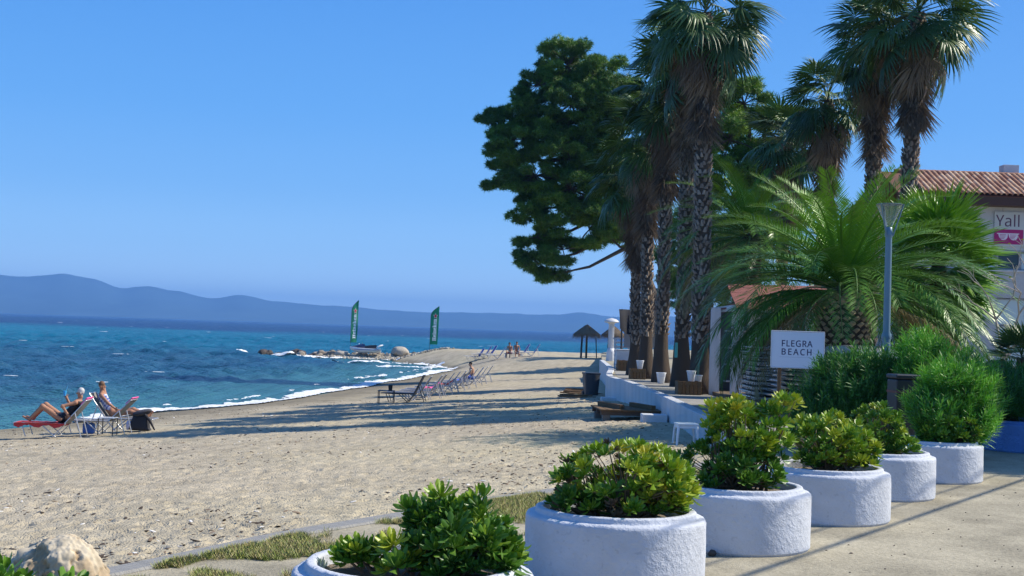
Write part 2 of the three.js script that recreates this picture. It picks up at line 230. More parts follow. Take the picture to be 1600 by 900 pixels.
// ------------------------------------------------------------------ planters with shrubs
function leafRosette(seed, n, len, wid) {
  const q = rng(seed), g = new G();
  for (let k = 0; k < n; k++) {
    const az = k * 2.4 + q() * .5, el = lerp(1.25, -.05, k / n) + (q() - .5) * .35, L = len * (.75 + .4 * q()) * lerp(.7, 1, k / n), w = wid * (.8 + .4 * q());
    const D = V(Math.cos(az) * Math.cos(el), Math.sin(el), Math.sin(az) * Math.cos(el)), S = V(-Math.sin(az), 0, Math.cos(az)), U = S.clone().cross(D).multiplyScalar(-1), roll = (q() - .5) * .8; S.applyAxisAngle(D, roll); U.applyAxisAngle(D, roll);
    const P = (t, s, u) => { const v = D.clone().multiplyScalar(t * L).addScaledVector(S, s * w).addScaledVector(U, u * w - .22 * t * t * L); return g.v(v.x, v.y, v.z, t, s); };
    const b = P(0, 0, 0), m1 = P(.4, 0, 0), l1 = P(.4, .32, .14), r1 = P(.4, -.32, .14), m2 = P(.75, 0, .0), l2 = P(.75, .5, .2), r2 = P(.75, -.5, .2), t = P(1, 0, .06), l3 = P(.95, .26, .12), r3 = P(.95, -.26, .12);
    g.t(b, l1, m1); g.t(b, m1, r1); g.q(m1, l1, l2, m2); g.q(m1, m2, r2, r1); g.q(m2, l2, l3, t); g.q(m2, t, r3, r2);
  }
  return g.geo();
}
const rosettes = [1, 2, 3, 4, 5].map(k => leafRosette(k, 13 + k % 3, .088, .027));
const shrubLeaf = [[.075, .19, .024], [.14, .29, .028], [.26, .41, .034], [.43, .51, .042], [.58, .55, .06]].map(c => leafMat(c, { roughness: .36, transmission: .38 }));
const deadLeaf = mat([.16, .10, .055]), stemMat = mat([.16, .12, .08], { roughness: .9 });
const planterMat = mat([.66, .69, .74], { map: rep(tPaint, .8), bumpMap: rep(tStucco, 1.7), bumpScale: .0065, roughness: .75, specularIntensity: .35 });
const planterBlue = mat([.17, .33, .72], { map: rep(tPaint, .8), bumpMap: rep(tStucco, 1.6), bumpScale: .015, roughness: .7 });
const soilMat = mat([.27, .21, .145], { roughness: 1, bumpMap: rep(tFine, 3), bumpScale: .02 });
function planterGeo(seed, R = .6) {
  const pr = [[R - .012, 0], [R, .02], [R, .22], [R - .002, .415], [R - .010, .432], [R - .030, .441], [R - .058, .443], [R - .064, .455], [R - .068, .474], [R - .082, .482], [R - .112, .481], [R - .125, .468], [R - .13, .36]];
  const pts = []; for (let k = 0; k < pr.length - 1; k++) { const n = k < 3 ? 8 : 2; for (let s = 0; s < n; s++) pts.push(new THREE.Vector2(lerp(pr[k][0], pr[k + 1][0], s / n), lerp(pr[k][1], pr[k + 1][1], s / n))); } pts.push(new THREE.Vector2(...pr[pr.length - 1]));
  const g = new THREE.LatheGeometry(pts, 160), p = g.attributes.position, u = g.attributes.uv;
  for (let i = 0; i < p.count; i++) { const x = p.getX(i), y = p.getY(i), z = p.getZ(i), a = Math.atan2(z, x), aa = (Math.cos(a) + 1) * 3, bb = (Math.sin(a) + 1) * 3; let r = Math.hypot(x, z); u.setXY(i, u.getX(i) * 2 * Math.PI * R, y + (R - r));
    const n = fbm(aa * 1.2 + seed, bb * 1.2 + y * 4, 3, 7) - .5, m = fbm(aa * 7 + seed, bb * 7 + y * 22, 3, 8) - .5, rough = y > .39 && y < .452 ? 1.9 : 1; r += .008 * n + .0035 * m * rough; p.setXYZ(i, Math.cos(a) * r, y > .02 ? y + .006 * (n + m * .6) : y, Math.sin(a) * r); }
  g.computeVertexNormals(); return g;
}
function planter(x, z, label, blue, R = .6) {
  const t = thing('round_planter', label, 'planter', [x, 0, z], hash(x * 10, z * 10) * 6, 'round planters along the promenade');
  part('ring', planterGeo(x * 3.7, R), blue ? planterBlue : planterMat, t);
  const g = new THREE.CircleGeometry(R - .115, 40, 0, 6.2832); const s = new G(); // uneven soil
  const N = 14, M = 36; for (let i = 0; i <= N; i++) for (let j = 0; j <= M; j++) { const r = (R - .118) * i / N, a = j / M * 6.2832, px = r * Math.cos(a), pz = r * Math.sin(a); s.v(px, .405 + .05 * (fbm(px * 6 + x, pz * 6 + z, 3, 3) - .5) + .02 * (1 - i / N), pz, px, pz); }
  for (let i = 0; i < N; i++) for (let j = 0; j < M; j++) { const q = i * (M + 1) + j; s.q(q, q + 1, q + M + 2, q + M + 1); }
  part('soil', s.geo(), soilMat, t);
  return t;
}
// lobes: [cx, cy, cz, rx, ry, rz, count, tone]; heights above the soil
function shrub(x, z, label, lobes, o = {}) {
  const q = rng(o.seed || 5), sc = o.scale || 1, base = o.base ?? .41, t = thing('potted_shrub', label, 'shrub', [x, base, z], 0, 'leathery shrubs in the planters'), stems = [];
  for (const [cx, cy, cz, rx, ry, rz, n, tone] of lobes) for (let k = 0; k < n; k++) {
    const u = 2 * q() - 1, a = q() * 6.283, shell = k % 5 === 0 ? .35 + .45 * q() : .82 + .22 * q(), s = Math.sqrt(1 - u * u); let d = V(s * Math.cos(a), u, s * Math.sin(a));
    const lump = .82 + .36 * fbm(d.x * 2.2 + 9 + cx, d.z * 2.2 + d.y * 2 + 9, 2, 61);
    const P = V(cx + d.x * rx * shell * lump, cy + d.y * ry * shell * lump, cz + d.z * rz * shell * lump); if (P.y < .05) P.y = .05 + .1 * q();
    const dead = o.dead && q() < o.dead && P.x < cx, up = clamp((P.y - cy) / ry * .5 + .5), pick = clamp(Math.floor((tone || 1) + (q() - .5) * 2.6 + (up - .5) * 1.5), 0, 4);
    const r = new THREE.Mesh(rosettes[Math.floor(q() * 5)], dead ? deadLeaf : shrubLeaf[pick]); r.name = 'leaf_rosette'; r.castShadow = r.receiveShadow = true; r.position.copy(P);
    const dir = V(d.x * .75 + (q() - .5) * .4, .75 + .5 * q(), d.z * .75 + (q() - .5) * .4).normalize(); r.quaternion.setFromUnitVectors(V(0, 1, 0), dir); r.scale.setScalar(sc * (.75 + .55 * q()) * (dead ? .6 : 1)); t.add(r);
    if (k % 2 === 0 || dead) { const root = V(cx * .6 + (q() - .5) * .12, -.01, cz * .6 + (q() - .5) * .12), mid = root.clone().lerp(P, .55).add(V((q() - .5) * .06, .03, (q() - .5) * .06)); stems.push(tube([root, mid, P], [.009, .006, .003], 5, false)); }
  }
  part('stem', merge(stems), stemMat, t); return t;
}
const PL = [[-1.62, -4.25], [-.44, -6.37], [.74, -8.57], [1.82, -10.22], [2.95, -11.92], [3.99, -13.81], [5.17, -15.64]];
planter(...PL[0], 'grey-white round planter below the leaves at the lower left, nearest of all');
planter(...PL[1], 'white round planter with bare sandy soil on its left side');
planter(...PL[2], 'white round planter holding the wide dome-shaped shrub with some dry twigs');
planter(...PL[3], 'white round planter holding the tall ragged shrub in front of the beach sign');
planter(...PL[4], 'white round planter in the middle of the row with a yellow-green shrub');
planter(...PL[5], 'small looking white planter in front of the dark litter bin');
planter(...PL[6], 'white planter under the big feathery green bush, last of the white ones');
planter(8.25, -20.4, 'deep blue painted planter in the shade at the right edge', true, .72);
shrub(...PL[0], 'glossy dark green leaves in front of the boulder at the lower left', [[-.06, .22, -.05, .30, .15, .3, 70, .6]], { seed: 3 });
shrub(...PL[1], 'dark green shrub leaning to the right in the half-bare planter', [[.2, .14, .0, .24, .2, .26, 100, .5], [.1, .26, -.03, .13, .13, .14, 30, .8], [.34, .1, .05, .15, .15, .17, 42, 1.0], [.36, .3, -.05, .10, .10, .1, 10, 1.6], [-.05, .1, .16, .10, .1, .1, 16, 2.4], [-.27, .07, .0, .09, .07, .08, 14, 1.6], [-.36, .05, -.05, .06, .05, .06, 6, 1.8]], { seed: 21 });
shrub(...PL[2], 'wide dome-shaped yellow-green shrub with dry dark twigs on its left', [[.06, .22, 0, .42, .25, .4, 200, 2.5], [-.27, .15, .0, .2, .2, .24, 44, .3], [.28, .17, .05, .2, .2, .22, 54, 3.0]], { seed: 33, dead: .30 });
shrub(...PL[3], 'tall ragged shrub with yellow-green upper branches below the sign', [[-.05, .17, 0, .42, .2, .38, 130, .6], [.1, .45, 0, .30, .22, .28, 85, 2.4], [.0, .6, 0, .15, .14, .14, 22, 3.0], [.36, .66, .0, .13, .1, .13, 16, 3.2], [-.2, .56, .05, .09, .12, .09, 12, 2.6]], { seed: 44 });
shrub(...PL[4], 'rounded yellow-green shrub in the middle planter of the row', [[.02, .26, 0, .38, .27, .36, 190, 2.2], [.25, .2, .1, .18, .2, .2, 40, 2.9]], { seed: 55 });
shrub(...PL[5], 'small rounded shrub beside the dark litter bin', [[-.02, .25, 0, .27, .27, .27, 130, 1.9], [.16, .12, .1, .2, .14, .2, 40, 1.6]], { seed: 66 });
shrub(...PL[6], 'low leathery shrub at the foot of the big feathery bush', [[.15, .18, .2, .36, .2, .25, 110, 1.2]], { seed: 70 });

// narrow-leaved bushes (oleander like)
function sprig(seed) { const q = rng(seed), g = new G(); for (let k = 0; k < 20; k++) { const t = k / 20, az = k * 2.1 + q(), y = t * .30, el = .35 + .8 * t + (q() - .5) * .3, L = .10 * (.8 + .5 * q()), w = .0085, D = V(Math.cos(az) * Math.cos(el), Math.sin(el), Math.sin(az) * Math.cos(el)), S = V(-Math.sin(az), 0, Math.cos(az)); const P = (a, s) => g.v(D.x * L * a + S.x * s * w, y + D.y * L * a - .02 * a * a, D.z * L * a + S.z * s * w); const b = P(0, 0), l = P(.45, 1), r = P(.45, -1), e = P(1, 0); g.t(b, l, r); g.t(l, e, r); } g.q(g.v(-.003, 0, 0), g.v(.003, 0, 0), g.v(.002, .3, 0), g.v(-.002, .3, 0)); return g.geo(); }
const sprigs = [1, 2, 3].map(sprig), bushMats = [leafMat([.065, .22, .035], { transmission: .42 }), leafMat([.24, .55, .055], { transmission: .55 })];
const M4 = new THREE.Matrix4(), QQ = new THREE.Quaternion();
function cloud(geo, m, items, name, parent) { const im = new THREE.InstancedMesh(geo, m, items.length); items.forEach((x, k) => im.setMatrixAt(k, x)); im.name = name; im.castShadow = im.receiveShadow = true; stuff(im); parent.add(im); return im; }
function oleander(x, z, base, label, lobes, seed, tone = 0, size = 1, cat = 'bush') {
  const q = rng(seed), t = thing('leafy_bush', label, cat, [x, base, z], 0, 'narrow-leaved bushes'), items = [[], [], [], []], stems = [];
  for (const [cx, cy, cz, rx, ry, rz, n] of lobes) for (let k = 0; k < n; k++) { const u = 2 * q() - 1, a = q() * 6.283, s = Math.sqrt(1 - u * u), sh = Math.pow(q(), .4) * (.55 + .9 * fbm(a * 1.6 + 5, u * 2.6 + 5, 3, seed)), d = V(s * Math.cos(a), u, s * Math.sin(a)), P = V(cx + d.x * rx * sh, Math.max(.02, cy + d.y * ry * sh), cz + d.z * rz * sh);
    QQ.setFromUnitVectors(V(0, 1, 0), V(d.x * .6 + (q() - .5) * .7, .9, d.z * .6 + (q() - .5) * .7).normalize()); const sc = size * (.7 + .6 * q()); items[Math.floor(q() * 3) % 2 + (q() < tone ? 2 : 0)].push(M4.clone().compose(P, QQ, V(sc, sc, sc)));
    if (k % 25 === 0) stems.push(tube([V(cx * .5 + (q() - .5) * .3, -.02, cz * .5 + (q() - .5) * .3), V(cx + (q() - .5) * .2, cy * .5, cz), P], [.014, .010, .004], 5, false)); }
  part('stem', merge(stems), stemMat, t); items.forEach((it, k) => it.length && cloud(sprigs[k % 3], bushMats[k > 1 ? 1 : 0], it, 'foliage', t)); return t;
}
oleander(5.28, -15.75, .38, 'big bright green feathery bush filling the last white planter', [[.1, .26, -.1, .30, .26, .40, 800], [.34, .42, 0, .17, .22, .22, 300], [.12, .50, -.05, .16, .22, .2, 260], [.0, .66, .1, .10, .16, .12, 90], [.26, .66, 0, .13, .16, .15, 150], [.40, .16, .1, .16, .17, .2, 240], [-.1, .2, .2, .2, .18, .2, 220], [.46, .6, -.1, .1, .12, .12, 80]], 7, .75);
oleander(5.05, -18.9, 0, 'green bush with shade painted into its leaves between the sign and the lamp post', [[.06, .58, 0, .6, .56, .6, 2000], [-.5, .38, .1, .34, .36, .4, 600], [.5, .62, 0, .36, .5, .5, 800], [-.15, .98, 0, .26, .26, .3, 320], [.3, 1.08, 0, .24, .24, .3, 280]], 8, .12);  // shade put into the leaf colour: nearly all sprigs take the dark material
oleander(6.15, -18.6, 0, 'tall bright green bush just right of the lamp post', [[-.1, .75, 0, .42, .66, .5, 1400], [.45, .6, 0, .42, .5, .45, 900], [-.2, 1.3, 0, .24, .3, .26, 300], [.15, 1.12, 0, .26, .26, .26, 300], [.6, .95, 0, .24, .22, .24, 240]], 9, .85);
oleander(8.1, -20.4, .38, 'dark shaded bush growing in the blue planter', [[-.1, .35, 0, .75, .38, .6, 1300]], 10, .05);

// ------------------------------------------------------------------ palms
function fanFrond(seed, o) { // local: petiole leaves along +x, blade at its end
  const q = rng(seed), g = new G(), n = o.n, pet = o.pet, R = o.R, ring = [];
  const pt = t => V(pet * t, -o.sag * pet * t * t, 0);
  const pts = [0, .35, .7, 1].map(pt), w = [.028, .022, .017, .013];
  for (let k = 0; k < 4; k++) { const a = pts[k]; ring.push([g.v(a.x, a.y + w[k] * .5, a.z), g.v(a.x, a.y - w[k] * .3, a.z + w[k]), g.v(a.x, a.y - w[k] * .3, a.z - w[k])]); }
  for (let k = 0; k < 3; k++) for (let s = 0; s < 3; s++) g.q(ring[k][s], ring[k][(s + 1) % 3], ring[k + 1][(s + 1) % 3], ring[k + 1][s]);
  const H = pts[3], tilt = Math.atan(2 * o.sag), D0 = V(Math.cos(tilt), -Math.sin(tilt), 0), N0 = V(Math.sin(tilt), Math.cos(tilt), 0), S0 = V(0, 0, 1);
  const span = o.span, dphi = 2 * span / n;
  for (let k = 0; k < n; k++) {
    const phi = -span + dphi * (k + .5), L = R * (.82 + .18 * Math.cos(phi * .6)) * (.92 + .16 * q()), cup = .35 * Math.abs(phi) / span; const tw = (q() - .5) * .16, droop = o.droop * (.7 + .6 * q());
    const dir = D0.clone().multiplyScalar(Math.cos(phi + tw)).addScaledVector(S0, Math.sin(phi + tw)).addScaledVector(N0, cup * .5).normalize(), sid = D0.clone().multiplyScalar(-Math.sin(phi)).addScaledVector(S0, Math.cos(phi));
    const row = t => { const wd = t < .55 ? t * L * Math.sin(dphi / 2) * 1.02 : .55 * L * Math.sin(dphi / 2) * (1 - (t - .55) / .45) + .0015, P = H.clone().addScaledVector(dir, t * L * (1 - .12 * droop * t)); P.y -= droop * Math.pow(Math.max(0, t - .35), 2) * L * 1.3; const A = P.clone().addScaledVector(sid, wd), B = P.clone().addScaledVector(sid, -wd), F = P.clone().addScaledVector(N0, wd * .55); return [g.v(A.x, A.y, A.z), g.v(F.x, F.y, F.z), g.v(B.x, B.y, B.z)]; };
    const rows = [.03, .32, .55, .8, 1].map(row); for (let r = 0; r < 4; r++) { g.q(rows[r][0], rows[r][1], rows[r + 1][1], rows[r + 1][0]); g.q(rows[r][1], rows[r][2], rows[r + 1][2], rows[r + 1][1]); }
  }
  return g.geo();
}
const fan = [1, 2, 3, 4].map(k => fanFrond(k, { n: 30, pet: 1.0, R: 1.0, sag: .08 + .05 * k, span: 2.2, droop: .16 + .17 * k })), fanDead = [11, 12, 13].map(k => fanFrond(k, { n: 22, pet: .7, R: 1.0, sag: .2, span: .75, droop: .5 }));
const fanSmall = [21, 22].map(k => fanFrond(k, { n: 26, pet: .55, R: .95, sag: .08, span: 1.9, droop: .12 }));
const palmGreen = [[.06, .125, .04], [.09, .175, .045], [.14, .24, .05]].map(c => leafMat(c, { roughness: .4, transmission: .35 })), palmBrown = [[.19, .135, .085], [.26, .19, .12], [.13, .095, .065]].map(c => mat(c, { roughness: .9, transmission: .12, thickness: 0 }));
const barkDark = mat([.15, .108, .076], { roughness: 1, bumpMap: rep(tFine, 1.5, 1.5), bumpScale: .10 }), stubMat = [mat([.22, .165, .12], { roughness: .9 }), mat([.32, .255, .19], { roughness: .9 })];
function stub(g, P, out, up, side, w, l, h) { // a cut leaf base: a wedge that stands off the trunk and points up
  const a = P.clone().addScaledVector(side, -w), b = P.clone().addScaledVector(side, w), tip = P.clone().addScaledVector(out, l).addScaledVector(up, h), m = P.clone().addScaledVector(out, l * .55).addScaledVector(up, -h * .1), t1 = tip.clone().addScaledVector(side, -w * .45), t2 = tip.clone().addScaledVector(side, w * .45), top = P.clone().addScaledVector(up, h * .6);
  const A = [a, b, m, t1, t2, top].map(v => g.v(v.x, v.y, v.z)); g.t(A[0], A[2], A[3]); g.t(A[2], A[4], A[3]); g.t(A[2], A[1], A[4]); g.t(A[3], A[4], A[5]); g.t(A[0], A[3], A[5]); g.t(A[1], A[5], A[4]);
}
function fanPalm(x, z, h, lean, label, o = {}) {
  const q = rng(o.seed), t = thing('fan_palm', label, 'palm tree', [x, o.y || 0, z], 0, o.group || 'tall fan palms'), r0 = o.r || .21, N = 26, pts = [], rad = [];
  const axis = k => V(lean[0] * Math.pow(k, 1.5), h * k, lean[1] * Math.pow(k, 1.5));
  const smooth = o.smooth ?? 1.15 + .6 * hash(o.seed, 3); for (let k = 0; k <= N; k++) { const s = k / N, y = s * h; pts.push(axis(s).add(V(.02 * Math.sin(y * 2 + o.seed), k ? 0 : -.1, .02 * Math.cos(y * 1.7)))); rad.push(r0 * (y < smooth ? 1.12 + .75 * Math.pow(1 - y / smooth, 1.7) : 1.0) * lerp(1, .86, s)); }
  part('trunk', tube(pts, rad, 14), barkDark, t);
  const gs = [new G(), new G()]; let row = 0; for (let y = smooth; y < h - .2; y += .105, row++) { const n = 9, s = y / h, c = axis(s); for (let k = 0; k < n; k++) { const a = (k + (row % 2) * .5 + .25 * q() + row * .13) / n * 6.283, out = V(Math.cos(a), 0, Math.sin(a)), r = r0 * lerp(1, .86, s) * .95; if (q() < .16) continue; stub(gs[q() < .7 ? 0 : 1], c.clone().addScaledVector(out, r * (.96 + .08 * q())).add(V(0, (q() - .5) * .11, 0)), out, V(0, 1, 0), V(-Math.sin(a), 0, Math.cos(a)), .045 + .03 * q(), .035 + .075 * q(), .07 + .11 * q()); } }
  gs.forEach((g, k) => stuff(part('leaf_stub', g.geo(), stubMat[k], t)));
  const top = axis(1), n = o.n || 40, sc = o.scale || 1;
  const add = (name, geo, m, P, az, el, s, roll = 0) => { const f = part(name, geo, m, t); f.position.copy(P); f.rotation.set(roll, az, el, 'YZX'); f.scale.setScalar(s); };
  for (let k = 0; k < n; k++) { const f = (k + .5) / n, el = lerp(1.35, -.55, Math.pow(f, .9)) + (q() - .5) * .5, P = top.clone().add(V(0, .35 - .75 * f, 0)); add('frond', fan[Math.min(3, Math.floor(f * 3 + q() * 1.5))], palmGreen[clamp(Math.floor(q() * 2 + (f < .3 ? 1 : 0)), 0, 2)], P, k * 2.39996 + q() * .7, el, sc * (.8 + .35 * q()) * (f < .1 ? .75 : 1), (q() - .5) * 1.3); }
  const nd = o.dead ?? 72, sk = o.skirt || 1.5; for (let k = 0; k < nd; k++) { const f = (k + .5) / nd, el = lerp(-.55, -1.42, Math.min(1, f * 1.6)) + (q() - .5) * .16, y = h - .25 - sk * f; const c = axis(y / h); add('dead_frond', fanDead[Math.floor(q() * 3)], palmBrown[Math.floor(q() * 3)], c, k * 2.39996 + q() * .6, el, sc * (.72 + .35 * q()), (q() - .5) * .8); }
  return t;
}
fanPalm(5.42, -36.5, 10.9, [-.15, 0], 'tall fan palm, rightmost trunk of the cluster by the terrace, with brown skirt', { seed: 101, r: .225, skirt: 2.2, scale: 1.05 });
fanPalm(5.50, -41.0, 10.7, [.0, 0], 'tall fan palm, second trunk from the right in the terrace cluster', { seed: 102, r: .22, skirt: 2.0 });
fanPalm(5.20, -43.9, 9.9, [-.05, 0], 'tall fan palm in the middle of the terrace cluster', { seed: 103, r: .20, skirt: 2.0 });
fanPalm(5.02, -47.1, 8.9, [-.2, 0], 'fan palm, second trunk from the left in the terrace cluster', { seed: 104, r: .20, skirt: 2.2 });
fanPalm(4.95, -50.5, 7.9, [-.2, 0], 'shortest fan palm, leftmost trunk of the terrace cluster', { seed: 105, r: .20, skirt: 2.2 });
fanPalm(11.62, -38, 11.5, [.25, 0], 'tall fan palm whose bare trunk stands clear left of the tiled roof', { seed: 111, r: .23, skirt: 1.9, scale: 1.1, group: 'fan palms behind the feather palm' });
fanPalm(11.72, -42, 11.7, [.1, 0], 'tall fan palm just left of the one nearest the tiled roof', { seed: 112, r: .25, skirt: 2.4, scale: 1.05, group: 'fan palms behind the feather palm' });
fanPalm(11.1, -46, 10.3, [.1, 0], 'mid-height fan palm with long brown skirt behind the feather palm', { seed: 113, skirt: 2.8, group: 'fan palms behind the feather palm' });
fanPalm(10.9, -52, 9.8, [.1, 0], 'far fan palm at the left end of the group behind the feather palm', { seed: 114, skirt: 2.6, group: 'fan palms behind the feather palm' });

function featherFrond(seed, o) { // rachis along +x curving down
  const q = rng(seed), g = new G(), N = 14, L = o.L, P = [], D = []; let p = V(0, 0, 0), a = 0;
  for (let k = 0; k <= N; k++) { P.push(p.clone()); a = -o.curve * Math.pow(k / N, 1.5); const d = V(Math.cos(a), Math.sin(a), o.side * (k / N) * .3).normalize(); D.push(d); p.addScaledVector(d, L / N); }
  const ring = P.map((c, k) => { const w = lerp(.035, .006, k / N); return [g.v(c.x, c.y + w * .6, c.z), g.v(c.x, c.y - w * .4, c.z + w), g.v(c.x, c.y - w * .4, c.z - w)]; });
  for (let k = 0; k < N; k++) for (let s = 0; s < 3; s++) g.q(ring[k][s], ring[k][(s + 1) % 3], ring[k + 1][(s + 1) % 3], ring[k + 1][s]);
  const n = 72; for (let k = 0; k < n; k++) for (const s of [-1, 1]) { const t = lerp(.10, .995, (k + q() * .6) / n), f = t * N, i = Math.min(N - 1, Math.floor(f)), c = P[i].clone().lerp(P[i + 1], f - i), d = D[i], up = V(-d.y, d.x, 0).normalize(), sd = d.clone().cross(up).multiplyScalar(s);
    const len = .46 * L / 3 * Math.pow(Math.sin(Math.PI * clamp(.12 + .80 * t)), .6) * (.85 + .3 * q()), fw = lerp(.55, 1.1, t) + (q() - .5) * .2, v = (o.vee) + (q() - .5) * .25;
    const dir = sd.clone().multiplyScalar(1).addScaledVector(d, fw).addScaledVector(up, v).normalize(), w = .0175 * L / 3, wd = d.clone().multiplyScalar(w), m = c.clone().addScaledVector(dir, len * .5), e = c.clone().addScaledVector(dir, len); e.y -= o.hang * len * .5; m.y -= o.hang * len * .08;
    const b = g.v(c.x, c.y, c.z), m1 = g.v(m.x + wd.x, m.y + wd.y + .006, m.z + wd.z), m2 = g.v(m.x - wd.x, m.y - wd.y, m.z - wd.z), e1 = g.v(e.x, e.y, e.z); g.t(b, m1, m2); g.t(m1, e1, m2); }
  return g.geo();
}
const feather = [{ L: 2.5, curve: .8, vee: .45, hang: .08, side: .12 }, { L: 2.9, curve: 1.15, vee: .4, hang: .15, side: -.15 }, { L: 3.1, curve: 1.5, vee: .3, hang: .35, side: .12 }, { L: 3.2, curve: 1.6, vee: .15, hang: .7, side: -.1 }, { L: 3.1, curve: 1.2, vee: .05, hang: .9, side: .15 }].map((o, k) => featherFrond(200 + k, o));
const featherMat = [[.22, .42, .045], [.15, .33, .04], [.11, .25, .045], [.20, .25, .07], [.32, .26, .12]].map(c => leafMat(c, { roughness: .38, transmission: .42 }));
function featherPalm(x, z, h, label, o) {
  const q = rng(o.seed), t = thing('feather_palm', label, 'palm tree', [x, 0, z], o.turn || 0), R = o.r; const prof = [[R * .85, -.05], [R * .95, h * .2], [R * 1.02, h * .6], [R * 1.0, h * .88], [R * .7, h * 1.02], [.03, h * 1.1]];
  part('trunk', new THREE.LatheGeometry(prof.map(p => new THREE.Vector2(...p)), 28), mat([.05, .036, .026], { roughness: 1 }), t);
  const wedge = new THREE.CylinderGeometry(.036, .085, .16, 4, 1); wedge.rotateX(Math.PI / 2); wedge.scale(1.5, .85, 1); const wm = [mat([.40, .32, .22], { roughness: .9 }), mat([.30, .235, .16], { roughness: .9 })]; const n = 15, rows = Math.floor(h * .98 / .125);
  if (o.bases) for (let r = 0; r < rows; r++) for (let k = 0; k < n; k++) { const a = (k + (r % 2) * .5) / n * 6.283, y = .12 + r * .125 + (q() - .5) * .02, rr = R * lerp(.95, 1.0, y / h); const b = part('leaf_base', wedge, wm[q() < .55 ? 0 : 1], t); b.position.set(Math.cos(a) * rr, y, Math.sin(a) * rr); b.rotation.set(-.45 - .2 * q(), Math.PI / 2 - a, 0, 'YXZ'); b.scale.setScalar(.85 + .25 * q()); }
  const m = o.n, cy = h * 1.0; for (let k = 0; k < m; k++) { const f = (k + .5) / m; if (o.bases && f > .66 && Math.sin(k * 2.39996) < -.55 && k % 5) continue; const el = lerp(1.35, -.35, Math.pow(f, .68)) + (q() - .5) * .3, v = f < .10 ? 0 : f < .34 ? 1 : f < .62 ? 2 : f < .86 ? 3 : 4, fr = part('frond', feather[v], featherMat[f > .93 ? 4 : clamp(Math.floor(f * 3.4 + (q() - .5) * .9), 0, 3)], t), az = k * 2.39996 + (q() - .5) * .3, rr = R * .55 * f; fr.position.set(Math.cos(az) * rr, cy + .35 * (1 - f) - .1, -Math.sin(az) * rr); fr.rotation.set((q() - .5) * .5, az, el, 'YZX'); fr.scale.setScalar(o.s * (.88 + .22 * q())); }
  return t;
}
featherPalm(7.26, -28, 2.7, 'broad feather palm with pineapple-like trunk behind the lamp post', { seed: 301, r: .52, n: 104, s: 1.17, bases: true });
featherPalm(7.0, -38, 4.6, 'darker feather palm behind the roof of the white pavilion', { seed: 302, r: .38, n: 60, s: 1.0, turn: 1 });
// bushy fan palm in front of the building
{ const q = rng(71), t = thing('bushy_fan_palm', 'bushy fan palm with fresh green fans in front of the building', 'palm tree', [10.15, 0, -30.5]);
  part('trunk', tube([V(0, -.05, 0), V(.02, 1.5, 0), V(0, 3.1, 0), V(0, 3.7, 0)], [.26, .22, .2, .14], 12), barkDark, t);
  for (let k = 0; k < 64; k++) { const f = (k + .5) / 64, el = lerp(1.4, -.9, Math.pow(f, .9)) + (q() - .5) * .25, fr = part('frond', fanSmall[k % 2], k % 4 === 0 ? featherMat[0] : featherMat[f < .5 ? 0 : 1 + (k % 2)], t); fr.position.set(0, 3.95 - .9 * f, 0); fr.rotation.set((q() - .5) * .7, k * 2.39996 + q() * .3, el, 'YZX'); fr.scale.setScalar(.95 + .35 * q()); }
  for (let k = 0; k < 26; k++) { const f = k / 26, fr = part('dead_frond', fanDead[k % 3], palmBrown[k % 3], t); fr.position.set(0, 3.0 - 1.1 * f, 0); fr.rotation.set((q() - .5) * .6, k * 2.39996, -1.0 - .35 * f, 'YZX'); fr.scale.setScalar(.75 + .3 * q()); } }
{ const q = rng(72), t = thing('small_fan_palm', 'small dark fan palm beside the building door at the right edge', 'palm tree', [8.95, 0, -22.4]);
  part('trunk', tube([V(0, -.05, 0), V(.02, .8, 0), V(0, 1.45, 0)], [.13, .11, .09], 10), barkDark, t);
  for (let k = 0; k < 24; k++) { const f = k / 24, fr = part('frond', fanSmall[k % 2], palmGreen[k % 3], t); fr.position.set(0, 1.55 - .25 * f, 0); fr.rotation.set((q() - .5) * .6, k * 2.39996, lerp(1.3, -.5, f), 'YZX'); fr.scale.setScalar(.42 + .12 * q()); } }
// ------------------------------------------------------------------ pines
function needleTuft(seed) { const q = rng(seed), g = new G(); for (let k = 0; k < 34; k++) { const a = q() * 6.283, u = q() * 1.5 - .5, s = Math.sqrt(Math.max(0, 1 - u * u)), L = .26 * (.6 + .6 * q()), D = V(s * Math.cos(a), u, s * Math.sin(a)), S = V(q() - .5, q() - .5, q() - .5).cross(D).normalize().multiplyScalar(.016), o = D.clone().multiplyScalar(.03); const A = g.v(o.x + S.x, o.y + S.y, o.z + S.z), B = g.v(o.x - S.x, o.y - S.y, o.z - S.z), C = g.v(D.x * L, D.y * L - .02, D.z * L); g.t(A, B, C); } return g.geo(); }
const tufts = [1, 2, 3].map(needleTuft), pineMat = [leafMat([.085, .19, .038], { transmission: .42 }), leafMat([.15, .29, .042], { transmission: .48 }), leafMat([.27, .42, .055], { transmission: .52 })], pineBark = mat([.10, .08, .065], { roughness: 1, bumpMap: rep(tWood, 3, 1), bumpScale: .05 });
